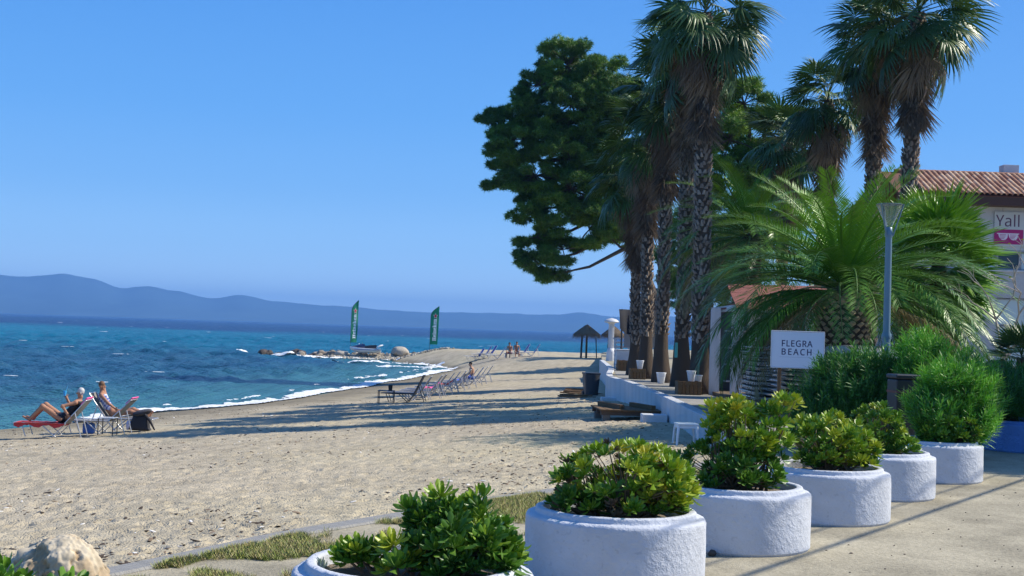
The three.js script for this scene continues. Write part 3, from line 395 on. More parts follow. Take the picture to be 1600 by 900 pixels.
function pine(x, z, y0, label, trunk, lobes, o) {
  const q = rng(o.seed), t = thing('pine_tree', label, 'tree', [x, y0, z], 0), items = [[], [], []], limbs = [];
  const curve = new THREE.CatmullRomCurve3(trunk.map(p => V(...p))), tp = curve.getPoints(18); part('trunk', tube(tp, tp.map((_, k) => lerp(o.r, o.r * .25, k / 18)), 10), pineBark, t);
  for (const [cx, cy, cz, rx, ry, rz, n, tone] of lobes) { const C = V(cx, cy, cz); let best = tp[4], bd = 1e9; for (const p of tp.slice(4)) { const d = p.distanceTo(V(cx, cy - ry * .8 - .4, cz)); if (d < bd) { bd = d; best = p; } } const mid = best.clone().lerp(C, .55).add(V(0, -.35, 0)); limbs.push(tube([best, mid, C], [o.r * .32, o.r * .2, .03], 6, false));
    const m = Math.max(5, Math.round(rx * ry * rz * 6.5)); for (let b = 0; b < m; b++) { const u = 2 * q() - 1, a = q() * 6.283, s = Math.sqrt(1 - u * u), sh = .6 + .62 * q(), B = V(cx + s * Math.cos(a) * rx * sh, cy + u * ry * sh, cz + s * Math.sin(a) * rz * sh), cr = .26 + .30 * q(); limbs.push(tube([C, C.clone().lerp(B, .5).add(V(0, .08, 0)), B], [.035, .025, .01], 4, false));
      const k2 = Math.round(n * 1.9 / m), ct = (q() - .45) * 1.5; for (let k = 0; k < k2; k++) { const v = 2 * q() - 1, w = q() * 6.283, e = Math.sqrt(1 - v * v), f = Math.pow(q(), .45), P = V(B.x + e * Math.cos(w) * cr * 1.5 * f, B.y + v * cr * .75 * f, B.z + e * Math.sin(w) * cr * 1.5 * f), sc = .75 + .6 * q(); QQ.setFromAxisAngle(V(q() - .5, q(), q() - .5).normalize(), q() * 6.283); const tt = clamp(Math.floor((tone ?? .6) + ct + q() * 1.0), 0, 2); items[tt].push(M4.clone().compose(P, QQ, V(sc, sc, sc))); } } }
  part('limb', merge(limbs), pineBark, t); items.forEach((it, k) => it.length && cloud(tufts[k], pineMat[k], it, 'crown', t)); return t;
}
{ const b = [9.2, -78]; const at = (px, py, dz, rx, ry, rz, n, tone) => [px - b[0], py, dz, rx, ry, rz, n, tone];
  pine(b[0], b[1], 0, 'large dark green pine leaning over the beach left of the palms', [[0, -.3, 0], [-.3, 3, 0], [-1.6, 6.2, .3], [-3.6, 10, .2], [-5.0, 14, 0], [-5.6, 17.5, 0]], [  // sunlit needle patches painted in by higher lobe tones, mostly right and top
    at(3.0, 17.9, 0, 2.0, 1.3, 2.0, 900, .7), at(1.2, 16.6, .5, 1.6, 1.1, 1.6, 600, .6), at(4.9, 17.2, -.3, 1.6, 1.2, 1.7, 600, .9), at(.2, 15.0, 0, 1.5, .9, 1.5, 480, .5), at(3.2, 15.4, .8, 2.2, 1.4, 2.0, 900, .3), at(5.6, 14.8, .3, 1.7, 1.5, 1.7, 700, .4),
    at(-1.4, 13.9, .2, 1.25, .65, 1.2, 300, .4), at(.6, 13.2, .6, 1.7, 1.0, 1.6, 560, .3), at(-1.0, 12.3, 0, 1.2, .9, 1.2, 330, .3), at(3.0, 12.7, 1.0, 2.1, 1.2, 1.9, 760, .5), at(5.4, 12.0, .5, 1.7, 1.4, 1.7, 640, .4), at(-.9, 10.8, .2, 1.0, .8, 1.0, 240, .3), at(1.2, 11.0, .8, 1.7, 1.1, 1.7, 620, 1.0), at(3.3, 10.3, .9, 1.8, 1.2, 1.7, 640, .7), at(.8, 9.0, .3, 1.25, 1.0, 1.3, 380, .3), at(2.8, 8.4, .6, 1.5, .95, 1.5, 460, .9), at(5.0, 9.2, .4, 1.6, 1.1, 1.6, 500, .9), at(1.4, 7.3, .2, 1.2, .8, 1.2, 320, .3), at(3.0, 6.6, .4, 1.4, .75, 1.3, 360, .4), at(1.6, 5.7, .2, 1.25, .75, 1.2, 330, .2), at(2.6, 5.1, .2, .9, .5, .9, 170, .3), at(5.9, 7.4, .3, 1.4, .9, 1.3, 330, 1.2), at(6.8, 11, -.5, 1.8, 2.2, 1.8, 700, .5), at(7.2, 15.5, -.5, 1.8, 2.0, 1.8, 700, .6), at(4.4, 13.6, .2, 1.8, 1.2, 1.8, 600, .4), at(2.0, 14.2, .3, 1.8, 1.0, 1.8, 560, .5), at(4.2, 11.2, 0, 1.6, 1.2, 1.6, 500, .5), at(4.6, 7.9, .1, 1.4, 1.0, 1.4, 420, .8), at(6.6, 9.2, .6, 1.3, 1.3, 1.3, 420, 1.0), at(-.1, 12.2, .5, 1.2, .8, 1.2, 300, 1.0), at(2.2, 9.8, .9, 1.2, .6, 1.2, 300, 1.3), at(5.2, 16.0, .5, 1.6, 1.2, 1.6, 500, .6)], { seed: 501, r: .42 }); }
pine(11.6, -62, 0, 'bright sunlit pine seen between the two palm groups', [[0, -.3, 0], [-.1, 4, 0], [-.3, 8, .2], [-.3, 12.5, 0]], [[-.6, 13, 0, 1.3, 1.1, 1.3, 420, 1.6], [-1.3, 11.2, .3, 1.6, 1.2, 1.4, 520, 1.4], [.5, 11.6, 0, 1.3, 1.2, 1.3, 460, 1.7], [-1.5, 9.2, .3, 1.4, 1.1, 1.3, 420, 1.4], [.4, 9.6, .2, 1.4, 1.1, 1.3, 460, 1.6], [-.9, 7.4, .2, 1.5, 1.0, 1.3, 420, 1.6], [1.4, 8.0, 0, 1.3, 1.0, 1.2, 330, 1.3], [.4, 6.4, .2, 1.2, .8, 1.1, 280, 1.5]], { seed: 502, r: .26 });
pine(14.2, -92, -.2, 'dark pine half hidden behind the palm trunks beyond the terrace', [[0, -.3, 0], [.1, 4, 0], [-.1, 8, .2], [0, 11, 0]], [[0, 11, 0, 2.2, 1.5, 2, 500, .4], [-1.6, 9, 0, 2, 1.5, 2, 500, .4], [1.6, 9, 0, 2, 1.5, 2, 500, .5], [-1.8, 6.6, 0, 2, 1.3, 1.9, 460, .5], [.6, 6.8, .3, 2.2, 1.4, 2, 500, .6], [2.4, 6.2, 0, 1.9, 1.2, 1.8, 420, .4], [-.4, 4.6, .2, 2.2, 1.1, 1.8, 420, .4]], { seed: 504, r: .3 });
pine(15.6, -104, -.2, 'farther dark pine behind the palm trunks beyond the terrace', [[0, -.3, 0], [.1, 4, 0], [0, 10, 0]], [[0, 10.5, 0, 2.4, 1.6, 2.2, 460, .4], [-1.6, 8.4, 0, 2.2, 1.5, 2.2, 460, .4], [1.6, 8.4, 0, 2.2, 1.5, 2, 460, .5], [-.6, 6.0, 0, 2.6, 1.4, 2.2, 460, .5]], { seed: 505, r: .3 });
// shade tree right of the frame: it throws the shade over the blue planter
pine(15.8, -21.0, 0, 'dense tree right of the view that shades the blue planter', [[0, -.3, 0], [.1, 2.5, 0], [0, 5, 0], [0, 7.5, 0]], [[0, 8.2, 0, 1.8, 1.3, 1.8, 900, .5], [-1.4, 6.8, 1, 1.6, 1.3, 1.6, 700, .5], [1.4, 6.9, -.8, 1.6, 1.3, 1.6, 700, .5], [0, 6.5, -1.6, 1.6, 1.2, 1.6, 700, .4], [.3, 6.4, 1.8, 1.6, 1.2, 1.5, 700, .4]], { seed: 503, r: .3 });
// bare shrub in front of the building
{ const q = rng(88), t = thing('bare_shrub', 'bare pale-branched shrub in front of the grey building wall', 'shrub', [9.95, 0, -26]), br = [], lv = []; const leafG = rosettes[0];
  const grow = (p, d, L, r, lev) => { const e = p.clone().addScaledVector(d, L), m = p.clone().lerp(e, .5).add(V((q() - .5) * .08, .03, (q() - .5) * .08)); br.push(tube([p, m, e], [r, r * .85, r * .65], 5, false)); if (lev < 4) { const n = lev < 1 ? 4 : 2 + (q() < .35 ? 1 : 0); for (let k = 0; k < n; k++) grow(e, V(d.x + (q() - .5) * 1.5, d.y * .8 + (q() - .25) * .7, d.z + (q() - .5) * 1.4).normalize(), L * (.62 + .25 * q()), r * .62, lev + 1); } else if (q() < .18) lv.push(e); };
  grow(V(0, -.05, 0), V(.05, 1, 0), 1.35, .05, 0); part('branch', merge(br), mat([.50, .43, .35], { roughness: .9 }), t);
  for (const p of lv) { const l = part('leaf_rosette', leafG, shrubLeaf[3], t); l.position.copy(p); l.scale.setScalar(.55); } }
// ------------------------------------------------------------------ common object materials
const whitePaint = mat([.74, .76, .78], { roughness: .55, map: rep(tPaint, .7) }), silver = mat([.62, .63, .65], { roughness: .35, metalness: .7 }), darkMetal = mat([.045, .05, .055], { roughness: .5 }), blackPlastic = mat([.022, .024, .028], { roughness: .45 }), woodWarm = mat([.50, .36, .22], { roughness: .8, map: rep(tWood, 1) }), woodGrey = mat([.46, .39, .30], { roughness: .9, map: rep(tWood, 1) });
const G0 = (x, z) => sandY(x, z);
// ------------------------------------------------------------------ building with tiled roof
{
  const t = thing('building', 'two-storey grey building with tiled roof at the right edge', 'building', [14.9, 0, -48]);
  const wallM = mat([.60, .60, .60], { map: rep(tPaint, .3), bumpMap: rep(tStucco, .5), bumpScale: .006 }), panelM = mat([.68, .69, .67], { map: rep(tPaint, .3), roughness: .6 }), frameM = mat([.36, .38, .40], { roughness: .5 }), glass = mat([.03, .05, .06], { roughness: .06, specularIntensity: 1 }), pale = mat([.55, .66, .66], { roughness: .3 });
  const W = 9.2; // local x from 0
  const strip = (x0, x1, y0, y1, z, d, m, n) => part(n, boxUV(box(x1 - x0, y1 - y0, d, (x0 + x1) / 2, y0, z - d / 2, .004)), m, t);
  // facade around real openings (upper band of windows 4.55..5.12, lower openings .1..3.3)
  strip(0, W, 3.45, 4.5, 0, .25, wallM, 'wall'); strip(0, W, 0, .12, 0, .25, wallM, 'wall'); strip(0, 3.28, .12, 3.45, 0, .25, wallM, 'wall'); strip(4.52, 4.86, .12, 3.45, 0, .25, wallM, 'wall'); strip(7.0, W, .12, 3.45, 0, .25, wallM, 'wall');
  strip(0, 2.4, 4.5, 5.2, 0, .25, wallM, 'wall'); strip(W - .6, W, 4.5, 5.2, 0, .25, wallM, 'wall'); strip(0, W, 5.2, 5.24, .02, .27, frameM, 'ledge'); strip(-.02, W, 4.44, 4.5, .06, .10, whitePaint, 'sill');
  for (let k = 0; k < 8; k++) { const a = k * 1.15; for (const [y0, y1] of [[5.25, 5.98], [6.0, 6.86]]) strip(a + .006, a + 1.144, y0, y1, 0, .2, panelM, 'facade_panel'); }
  strip(.02, W - .02, 5.24, 6.88, -.06, .15, wallM, 'wall'); strip(0, .25, 0, 6.8, -.26, 7, wallM, 'wall'); strip(W - .25, W, 0, 6.8, -.26, 7, wallM, 'wall'); strip(0, W, 0, 6.8, -7.2, .2, wallM, 'wall'); strip(.3, W - .3, 3.5, 3.62, -.3, 6.8, wallM, 'floor_slab');
  const win = (x0, x1, y0, y1, m) => { const f = part('window', merge([box(x1 - x0, .05, .08, (x0 + x1) / 2, y0, -.12), box(x1 - x0, .05, .08, (x0 + x1) / 2, y1 - .05, -.12), box(.05, y1 - y0 - .1, .08, x0 + .025, y0 + .05, -.12), box(.05, y1 - y0 - .1, .08, x1 - .025, y0 + .05, -.12)]), frameM, t); part('pane', box(x1 - x0 - .1, y1 - y0 - .1, .02, (x0 + x1) / 2, y0 + .05, -.13), m, f); };
  for (let k = 0; k < 7; k++) win(2.42 + k * .88, 2.42 + k * .88 + .87, 4.51, 5.19, k % 2 ? glass : pale);
  win(3.3, 4.5, 2.42, 3.43, pale); win(3.3, 4.5, .14, 2.4, pale); win(4.88, 5.92, .14, 2.4, pale); win(5.94, 6.98, .14, 2.4, glass); win(4.88, 6.98, 2.42, 3.43, pale);
  // roof
  const eave = part('eave', boxUV(box(W + 1.4, .34, .12, W / 2, 6.86, .52)), mat([.085, .045, .035], { roughness: .8 }), t); part('soffit', box(W + 1.3, .06, .8, W / 2, 6.86, .08), mat([.11, .07, .05]), t);
  const slope = .42, under = box(W + 1.3, .08, 2.68, 0, 0, 0); under.translate(0, -.10, -1.34); rotG(under, slope); under.translate(W / 2, 7.22, .60); const roof = part('roof', under, mat([.16, .06, .04], { roughness: .9 }), t);
  const tg = new G(), NS = 7; for (let e = 0; e < 2; e++) for (let k = 0; k <= NS; k++) { const a = k / NS * Math.PI, r = e ? .078 : .098; tg.v(Math.cos(a) * r, Math.sin(a) * r * .95, e ? -.44 : 0, k * .03, e); } for (let k = 0; k < NS; k++) tg.q(k, k + 1, NS + 2 + k, NS + 1 + k); for (let k = 0; k <= NS; k++) { const a = k / NS * Math.PI; tg.v(Math.cos(a) * .082, Math.sin(a) * .08, 0); } for (let k = 0; k < NS; k++) tg.q(k + 1, k, 2 * (NS + 1) + k, 2 * (NS + 1) + k + 1);
  const tile = tg.geo(), tm = [[.40, .22, .13], [.50, .31, .19], [.31, .15, .09], [.56, .38, .25]].map(c => mat(c, { roughness: .85 })), q = rng(6);
  for (let i = 0; i < 42; i++) for (let j = 0; j < 7; j++) { const o = part('roof_tile', tile, tm[Math.floor(q() * 4)], roof); const s = .38 * j; o.position.set(.35 + i * .208 + (q() - .5) * .008, 7.23 + Math.sin(slope) * s + .015 + (q() - .5) * .008, .60 - Math.cos(slope) * s); o.rotation.x = slope + .03; }
  const ridge = []; for (let i = 0; i < 24; i++) { const r = new THREE.CylinderGeometry(.10, .11, .42, 10, 1, true); r.rotateZ(Math.PI / 2); r.translate(.1 + i * .4, 8.33, -1.86); ridge.push(r); } for (const g of ridge) part('ridge_tile', g, tm[2], roof);
  { const back = box(W + 1.3, .08, 6, 0, 0, 0); back.translate(0, -.1, -3); rotG(back, -slope * .6); back.translate(W / 2, 8.33, -1.9); part('back_slope', back, tm[2], roof); } part('chimney', box(.6, .6, .5, 4.5, 8.15, -2.2), whitePaint, roof);
  // facade sign: wordmark, pink plate with sunglasses, teal letters at the frame's edge
  const cv = document.createElement('canvas'); cv.width = 1024; cv.height = 512; const c = cv.getContext('2d'); c.fillStyle = '#c9ccc8'; c.fillRect(0, 0, 1024, 512); c.fillStyle = '#5b3550'; c.font = '235px sans-serif'; c.fillText('Yall', 20, 218);
  c.fillStyle = '#b0206f'; c.fillRect(0, 262, 430, 220); c.fillStyle = '#e9dce4'; for (const s of [0, 1]) { c.save(); c.translate(70 + s * 150, 372); c.beginPath(); c.moveTo(-10, -50); c.lineTo(130, -50); c.quadraticCurveTo(140, 45, 70, 48); c.quadraticCurveTo(0, 50, -10, -50); c.fill(); c.fillStyle = '#b0206f'; for (let k = 0; k < 4; k++) c.fillRect(12, -34 + k * 19, 96 - k * 10, 7); c.restore(); c.fillStyle = '#e9dce4'; }
  c.fillRect(40, 318, 330, 14); c.fillStyle = '#2f8f95'; c.font = '110px sans-serif'; c.fillText('b', 470, 350); c.fillText('b', 470, 478);
  const ct = new THREE.CanvasTexture(cv); ct.colorSpace = THREE.SRGBColorSpace; const sp = new THREE.BoxGeometry(2.6, 1.3, .02); const sign = part('sign_panel', sp, mat([1, 1, 1], { map: ct, roughness: .6 }), t); sign.position.set(3.13 + 1.3, 6.04, .035); sign.userData.label = 'sign with purple wordmark and pink sunglasses plate';
}
// ------------------------------------------------------------------ white pavilion with red roof
{
  const t = thing('pavilion', 'white timber pavilion with red sheet roof behind the palms', 'pavilion', [6.6, 0, -35]), redM = mat([.27, .085, .07], { roughness: .7, bumpMap: rep(tFine, 1), bumpScale: .02 });
  const board = (x, z, w, d, h, y = 0) => part('board', box(w, h, d, x, y, z), whitePaint, t);
  board(-.86, -.9, .28, .06, 2.45); board(-.42, .1, .32, .06, 2.4); board(-.06, .55, .34, .06, 2.35); board(1.3, .9, .1, .1, 2.35); board(2.2, .9, .1, .1, 2.35); board(-.9, -2.4, .1, .1, 2.4); board(2.2, -2.4, .1, .1, 2.4);
  part('fascia', box(2.7, .16, .06, .95, 2.34, 1.0), whitePaint, t); part('fascia', box(.06, .16, 3.5, -.62, 2.34, -.75), whitePaint, t); part('deck', box(3.2, .08, 3.8, .7, .02, -.7), mat([.5, .5, .48], { map: rep(tWood, .6) }), t);
  // overlapping red roofing sheets on a low hipped slope
  for (let k = 0; k < 4; k++) for (let r = 0; r < 3; r++) { const g = box(.78, .03, .62, 0, 0, 0); g.rotateX(.40); g.rotateZ((hash(k, r) - .5) * .05); const s = part('roof_sheet', g, redM, t); s.position.set(-.28 + k * .74, 2.5 + r * .225 + .012 * k, 1.0 - r * .52); }
  for (let r = 0; r < 3; r++) { const g = box(.62, .03, 1.2, 0, 0, 0); g.rotateZ(.4); const s = part('roof_sheet', g, redM, t); s.position.set(-.42 + r * .4, 2.52 + r * .2, -1.0 - r * .1); }
  // curtain
  const cg = new G(); for (let i = 0; i <= 24; i++) for (let j = 0; j <= 6; j++) { const y = .3 + j * .34, pinch = 1 - .65 * Math.exp(-Math.pow((y - 1.35) / .35, 2)); cg.v(.78 + (i / 24 - .5) * .34 * pinch, y, .8 + .04 * Math.sin(i * 1.7) * pinch); } for (let i = 0; i < 24; i++) for (let j = 0; j < 6; j++) { const q = i * 7 + j; cg.q(q, q + 1, q + 8, q + 7); } part('curtain', cg.geo(), mat([.72, .68, .55], { transmission: .3, thickness: 0, roughness: 1 }), t);
  for (let r = 0; r < 4; r++) part('shelf', box(2.6, .04, .4, .9, .35 + r * .48, -1.9), whitePaint, t); part('back_wall', box(2.9, 2.3, .06, .65, .1, -2.45), mat([.10, .10, .11]), t);
}
// stacks of folded loungers
const fabricDark = mat([.06, .065, .085], { roughness: .8 }), fabricGrey = mat([.21, .20, .18], { roughness: .85 });
function flatLounger(name, label, group) {
  const t = thing(name, label, 'sun lounger', [0, 0, 0], 0, group); part('fabric', box(.60, .012, 1.78, 0, .052, 0, .004), fabricDark, t);
  part('rail', bar([-.32, .06, -.95], [-.32, .06, .95], .017), silver, t); part('rail', bar([.32, .06, -.95], [.32, .06, .95], .017), silver, t); part('end_bar', bar([-.32, .06, .95], [.32, .06, .95], .017), silver, t); part('end_bar', bar([-.32, .06, -.95], [.32, .06, -.95], .017), silver, t);
  for (const [x, z] of [[-.30, .6], [.30, .6], [-.30, -.5], [.30, -.5]]) part('folded_leg', bar([x, .02, z - .22], [x, .02, z + .22], .013), silver, t); return t;
}
{ const q = rng(64), words = ['bottom', 'second', 'third', 'fourth', 'fifth', 'sixth', 'seventh', 'eighth', 'ninth', 'tenth', 'eleventh', 'twelfth', 'top']; let proto = null;
  for (const [x, z, n, nm, where] of [[5.82, -29.6, 13, 'tall', 'left of the beach sign'], [6.72, -30.4, 9, 'lower', 'behind the beach sign']]) for (let k = 0; k < n; k++) { const w = k === n - 1 ? 'top' : words[k], lab = `folded lounger ${w === 'bottom' || w === 'top' ? 'at the ' + w : w + ' from below'} in the ${nm} stack ${where}`, at = [x + (q() - .5) * .03, .01 + k * .113, z + (q() - .5) * .04], tr = (q() - .5) * .04; if (!proto) { proto = flatLounger('folded_lounger', lab, 'folded loungers in stacks'); proto.position.set(...at); proto.rotation.y = tr; } else copy(proto, at, tr, lab); } }
// ------------------------------------------------------------------ beach sign, lamp post, litter bin
{
  const t = thing('beach_sign', 'pale rectangular sign board with dark lettering in front of the lounger stacks', 'sign', [5.05, 0, -22.5], -.03), cv = document.createElement('canvas'); cv.width = 1024; cv.height = 704; const c = cv.getContext('2d'); c.fillStyle = '#dfe3ea'; c.fillRect(0, 0, 1024, 704);
  c.fillStyle = '#2a2350'; c.font = '168px sans-serif'; const put = (s, y, x0, x1) => { const w = [...s].map(l => c.measureText(l).width), gap = (x1 - x0 - w.reduce((a, b) => a + b)) / (s.length - 1); let x = x0; [...s].forEach((l, k) => { c.fillText(l, x, y); c.strokeStyle = '#2a2350'; c.lineWidth = 5; c.strokeText(l, x, y); x += w[k] + gap; }); };
  put('FLEGRA', 290, 178, 800); put('BEACH', 456, 178, 800); c.fillStyle = '#aab0bb'; c.fillRect(150, 500, 650, 5);
  const ct = new THREE.CanvasTexture(cv); ct.colorSpace = THREE.SRGBColorSpace; const face = part('board', new THREE.BoxGeometry(.9, .62, .035), mat([1, 1, 1], { map: ct, roughness: .5 }), t); face.position.set(0, 1.455, 0);
  part('frame', merge([box(.93, .018, .05, 0, 1.766, 0), box(.93, .018, .05, 0, 1.127, 0), box(.016, .62, .05, -.459, 1.146, 0), box(.016, .62, .05, .459, 1.146, 0)]), whitePaint, t);
  part('post', box(.06, 1.7, .05, -.3, 0, -.05), woodGrey, t); part('post', box(.06, 1.7, .05, .3, 0, -.05), woodGrey, t);
}
{
  const t = thing('street_lamp', 'slim blue-grey lamp post with inverted glass cone in front of the feather palm', 'street lamp', [5.87, 0, -20]), m = mat([.15, .24, .29], { roughness: .45, metalness: .2 });
  part('pole', new THREE.LatheGeometry([[.11, 0], [.11, .08], [.075, .14], [.066, .7], [.062, 1.68], [.075, 1.70], [.075, 1.76], [.055, 1.80], [.05, 3.28], [.062, 3.30], [.062, 3.34], [.05, 3.38], [.05, 3.44], [0, 3.45]].map(p => new THREE.Vector2(...p)), 20), m, t);
  for (const s of [-1, 0, 1]) { const a = s * 2.094 + .4; part('arm', bar([.06 * Math.cos(a), 3.30, .06 * Math.sin(a)], [.215 * Math.cos(a), 3.80, .215 * Math.sin(a)], .012), m, t); }
  part('shade', new THREE.LatheGeometry([[.05, 3.46], [.195, 3.785], [.199, 3.785], [.054, 3.46]].map(p => new THREE.Vector2(...p)), 28), mat([.9, .93, .93], { transmission: .95, thickness: 0, roughness: .08 }), t); part('cap', new THREE.LatheGeometry([[0, 3.812], [.2, 3.802], [.205, 3.794], [0, 3.797]].map(p => new THREE.Vector2(...p)), 28), m, t);
}
{ const t = thing('litter_bin', 'black square litter bin with a brown band in front of the dark bush', 'bin', [5.22, 0, -16.95], .1); part('body', box(.33, 1.14, .33, 0, .02, 0, .02), blackPlastic, t); part('lid', box(.36, .06, .36, 0, 1.165, 0, .02), blackPlastic, t); part('band', box(.337, .035, .337, 0, .98, 0, .004), mat([.12, .06, .05]), t); }
// car half hidden behind the bush
{
  const t = thing('parked_car', 'dark parked car with light roof line half hidden behind the bushes', 'car', [7.35, 0, -25.2], Math.PI / 2 + .1), paint = mat([.30, .31, .33], { roughness: .3, clearcoat: 1, clearcoatRoughness: .05 }), gl = mat([.015, .018, .02], { roughness: .05 });
  const sh = new THREE.Shape(); [[-2.05, .35], [-2.05, .75], [-1.9, .88], [-1.0, .97], [-.45, 1.42], [.1, 1.5], [1.0, 1.47], [1.7, 1.0], [2.0, .92], [2.05, .4]].forEach(([x, y], k) => k ? sh.lineTo(x, y) : sh.moveTo(x, y)); const g = new THREE.ExtrudeGeometry(sh, { depth: 1.5, bevelEnabled: true, bevelSize: .06, bevelThickness: .08, bevelSegments: 3 }); g.translate(0, 0, -.75); part('body', g, paint, t);
  const wn = new THREE.Shape(); [[-.85, 1.0], [-.4, 1.36], [.95, 1.40], [1.45, 1.02]].forEach(([x, y], k) => k ? wn.lineTo(x, y) : wn.moveTo(x, y)); const wg = new THREE.ExtrudeGeometry(wn, { depth: 1.69, bevelEnabled: false }); wg.translate(0, 0, -.845); part('side_window', wg, gl, t); part('roof_trim', tube([V(-.5, 1.46, .8), V(.1, 1.54, .8), V(1.0, 1.50, .8)], .022, 6), mat([.85, .86, .88], { roughness: .3 }), t);
  for (const [x, z] of [[-1.3, .74], [1.3, .74], [-1.3, -.74], [1.3, -.74]]) { const w = new THREE.CylinderGeometry(.32, .32, .2, 24); w.rotateX(Math.PI / 2); w.translate(x, .32, z); const o = part('wheel', w, blackPlastic, t); const rim = new THREE.CylinderGeometry(.2, .2, .215, 16); rim.rotateX(Math.PI / 2); rim.translate(x, .32, z); part('rim', rim, silver, o); }
  for (const z of [-.5, .5]) part('headlight', box(.05, .12, .3, -2.13, .7, z, .02), mat([.7, .72, .74], { roughness: .1 }), t);
}
// overhead cables right of the view, between two wooden poles; their shadows cross the paving
{ const poles = [[-3.86, 5.3], [20.15, -30.2]]; let k = 0; for (const [x, z] of poles) { const p = thing('utility_pole', ['wooden utility pole carrying cables behind the viewer', 'wooden utility pole carrying cables farther off, right of the view'][k++], 'pole', [x, 0, z]); part('post', tube([V(0, -.1, 0), V(0, 5.5, 0)], [.12, .09], 12), woodGrey, p); part('crossarm', box(1.1, .09, .09, 0, 5.0, 0), woodGrey, p); }
  const cab = (dx, dz, h, r, lab) => { const pts = []; for (let i = 0; i <= 24; i++) { const s = i / 24; pts.push(V(lerp(poles[0][0], poles[1][0], s) + dx, h - .5 * 4 * s * (1 - s) * .35, lerp(poles[0][1], poles[1][1], s) + dz)); } single('overhead_cable', tube(pts, r, 6), blackPlastic, lab, 'cable', 'overhead cables'); };
  cab(.38, 0, 5.12, .026, 'thick overhead cable on the right end of the pole arms'); cab(-.08, 0, 5.12, .014, 'thin overhead cable on the left end of the pole arms'); }
// ------------------------------------------------------------------ terrace furniture
function bucket(x, y, z, s, label) { const t = thing('white_bucket', label, 'bucket', [x, y, z], 0, 'white buckets by the palm trunks'); part('body', new THREE.LatheGeometry([[0, .01], [.085, 0], [.125, .26], [.138, .27], [.138, .29], [.12, .29], [.08, .03], [0, .03]].map(p => new THREE.Vector2(p[0] * s, p[1] * s)), 20), mat([.78, .79, .80], { roughness: .5 }), t); part('handle', tube([V(-.13 * s, .28 * s, 0), V(-.08 * s, .19 * s, .12 * s), V(.08 * s, .19 * s, .12 * s), V(.13 * s, .28 * s, 0)], .006, 5), silver, t); return t; }
function hangBoard(x, y, z) { const t = thing('hanging_sign', 'small teal board hanging on the palm trunk above the buckets', 'sign', [x, y, z]); part('board', box(.09, .46, .02, 0, 0, 0), mat([.12, .52, .48], { roughness: .5 }), t); part('cord', bar([0, .45, 0], [0, .62, .02], .006), blackPlastic, t); }
function crate(x, y, z, w, h, d, label) { const t = thing('plank_planter', label, 'planter box', [x, y, z], .05, 'wooden plank boxes on the terrace'); const n = Math.round(w / .12), q = rng(x * 100); for (let k = 0; k < n; k++) for (const s of [-1, 1]) part('plank', box(w / n - .012, h + (q() - .5) * .03, .022, -w / 2 + (k + .5) * w / n, 0, s * d / 2), q() < .5 ? woodWarm : woodGrey, t); const m = Math.round(d / .12); for (let k = 0; k < m; k++) for (const s of [-1, 1]) part('plank', box(.022, h, d / m - .012, s * (w / 2 - .012), 0, -d / 2 + .02 + (k + .5) * (d - .04) / m), woodWarm, t); part('soil', box(w - .06, .04, d - .06, 0, h - .1, 0), soilMat, t); }
crate(4.98, .01, -35.6, .66, .36, .5, 'wooden plank box at the foot of the rightmost palm trunk'); crate(4.62, .01, -46.3, .56, .36, .45, 'wooden plank box near the far end of the white wall'); crate(4.95, .01, -56, .5, .46, .45, 'wooden plank box beside the white slatted fence');
bucket(5.28, .21, -36.0, 1.15, 'white bucket on the rightmost palm trunk'); bucket(5.05, .38, -35.55, 1.0, 'white bucket on top of the near plank box'); bucket(5.05, .02, -42.6, 1.25, 'white bucket standing before the middle palm trunk'); bucket(4.72, .38, -46.35, 1.05, 'white bucket by the far plank box'); hangBoard(5.12, .95, -39.5);
{ const t = thing('stone_ledge', 'white stone plinth under the near bucket', 'plinth', [5.28, 0, -36.0]); part('block', box(.32, .2, .32, 0, 0, 0, .02), woodGrey, t); t.userData.label = 'short wooden block under the bucket by the rightmost trunk'; t.userData.category = 'block'; t.name = 'wooden_block'; }
{ // slatted white fence and cabinet
  const t = thing('slatted_fence', 'white slatted fence panel beside the fluted white column', 'fence', [5.55, 0, -60]); for (const x of [-.62, 0, .62]) part('post', box(.08, 1.35, .08, x, 0, 0), whitePaint, t); for (let k = 0; k < 6; k++) part('slat', box(1.36, .10, .025, 0, .16 + k * .2, .05), whitePaint, t); part('rail', box(1.5, .06, .12, 0, 1.36, 0), whitePaint, t);
  const b = thing('white_cabinet', 'white low bar counter in front of the slatted fence', 'counter', [5.35, 0, -56.8]); part('body', box(1.3, .6, .5, 0, .28, 0, .015), whitePaint, b); part('top', box(1.4, .05, .58, 0, .885, 0, .015), whitePaint, b); for (const [x, z] of [[-.58, -.2], [.58, -.2], [-.58, .2], [.58, .2]]) part('leg', box(.06, .28, .06, x, 0, z), darkMetal, b);
}
{ // folded canopy of the beach bar, shadow put into its near-black canvas colour
  const t = thing('bar_canopy', 'weathered canopy with painted-in shadow and grey panel of the beach bar left of the palm trunks', 'canopy', [5.95, 0, -58.5]); const g = new G(), N = 10; for (let i = 0; i <= N; i++) for (let j = 0; j <= 6; j++) { const u = i / N, v = j / 6; g.v(-1.0 + u * 2.2, 2.75 - .9 * v * v - .22 * Math.abs(Math.sin(u * 9)) * v - .25 * u * v, -.5 + v * 1.0 + .15 * Math.sin(i * 2.3)); } for (let i = 0; i < N; i++) for (let j = 0; j < 6; j++) { const q = i * 7 + j; g.q(q, q + 1, q + 8, q + 7); } part('canvas', g.geo(), mat([.018, .018, .022], { roughness: .9 }), t);
  part('panel', box(1.7, 1.0, .05, .1, 1.0, -.1), mat([.28, .29, .31], { roughness: .7 }), t); for (const x of [-.85, 1.1]) part('pole', bar([x, 0, -.3], [x, 2.75, -.3], .04), darkMetal, t); }
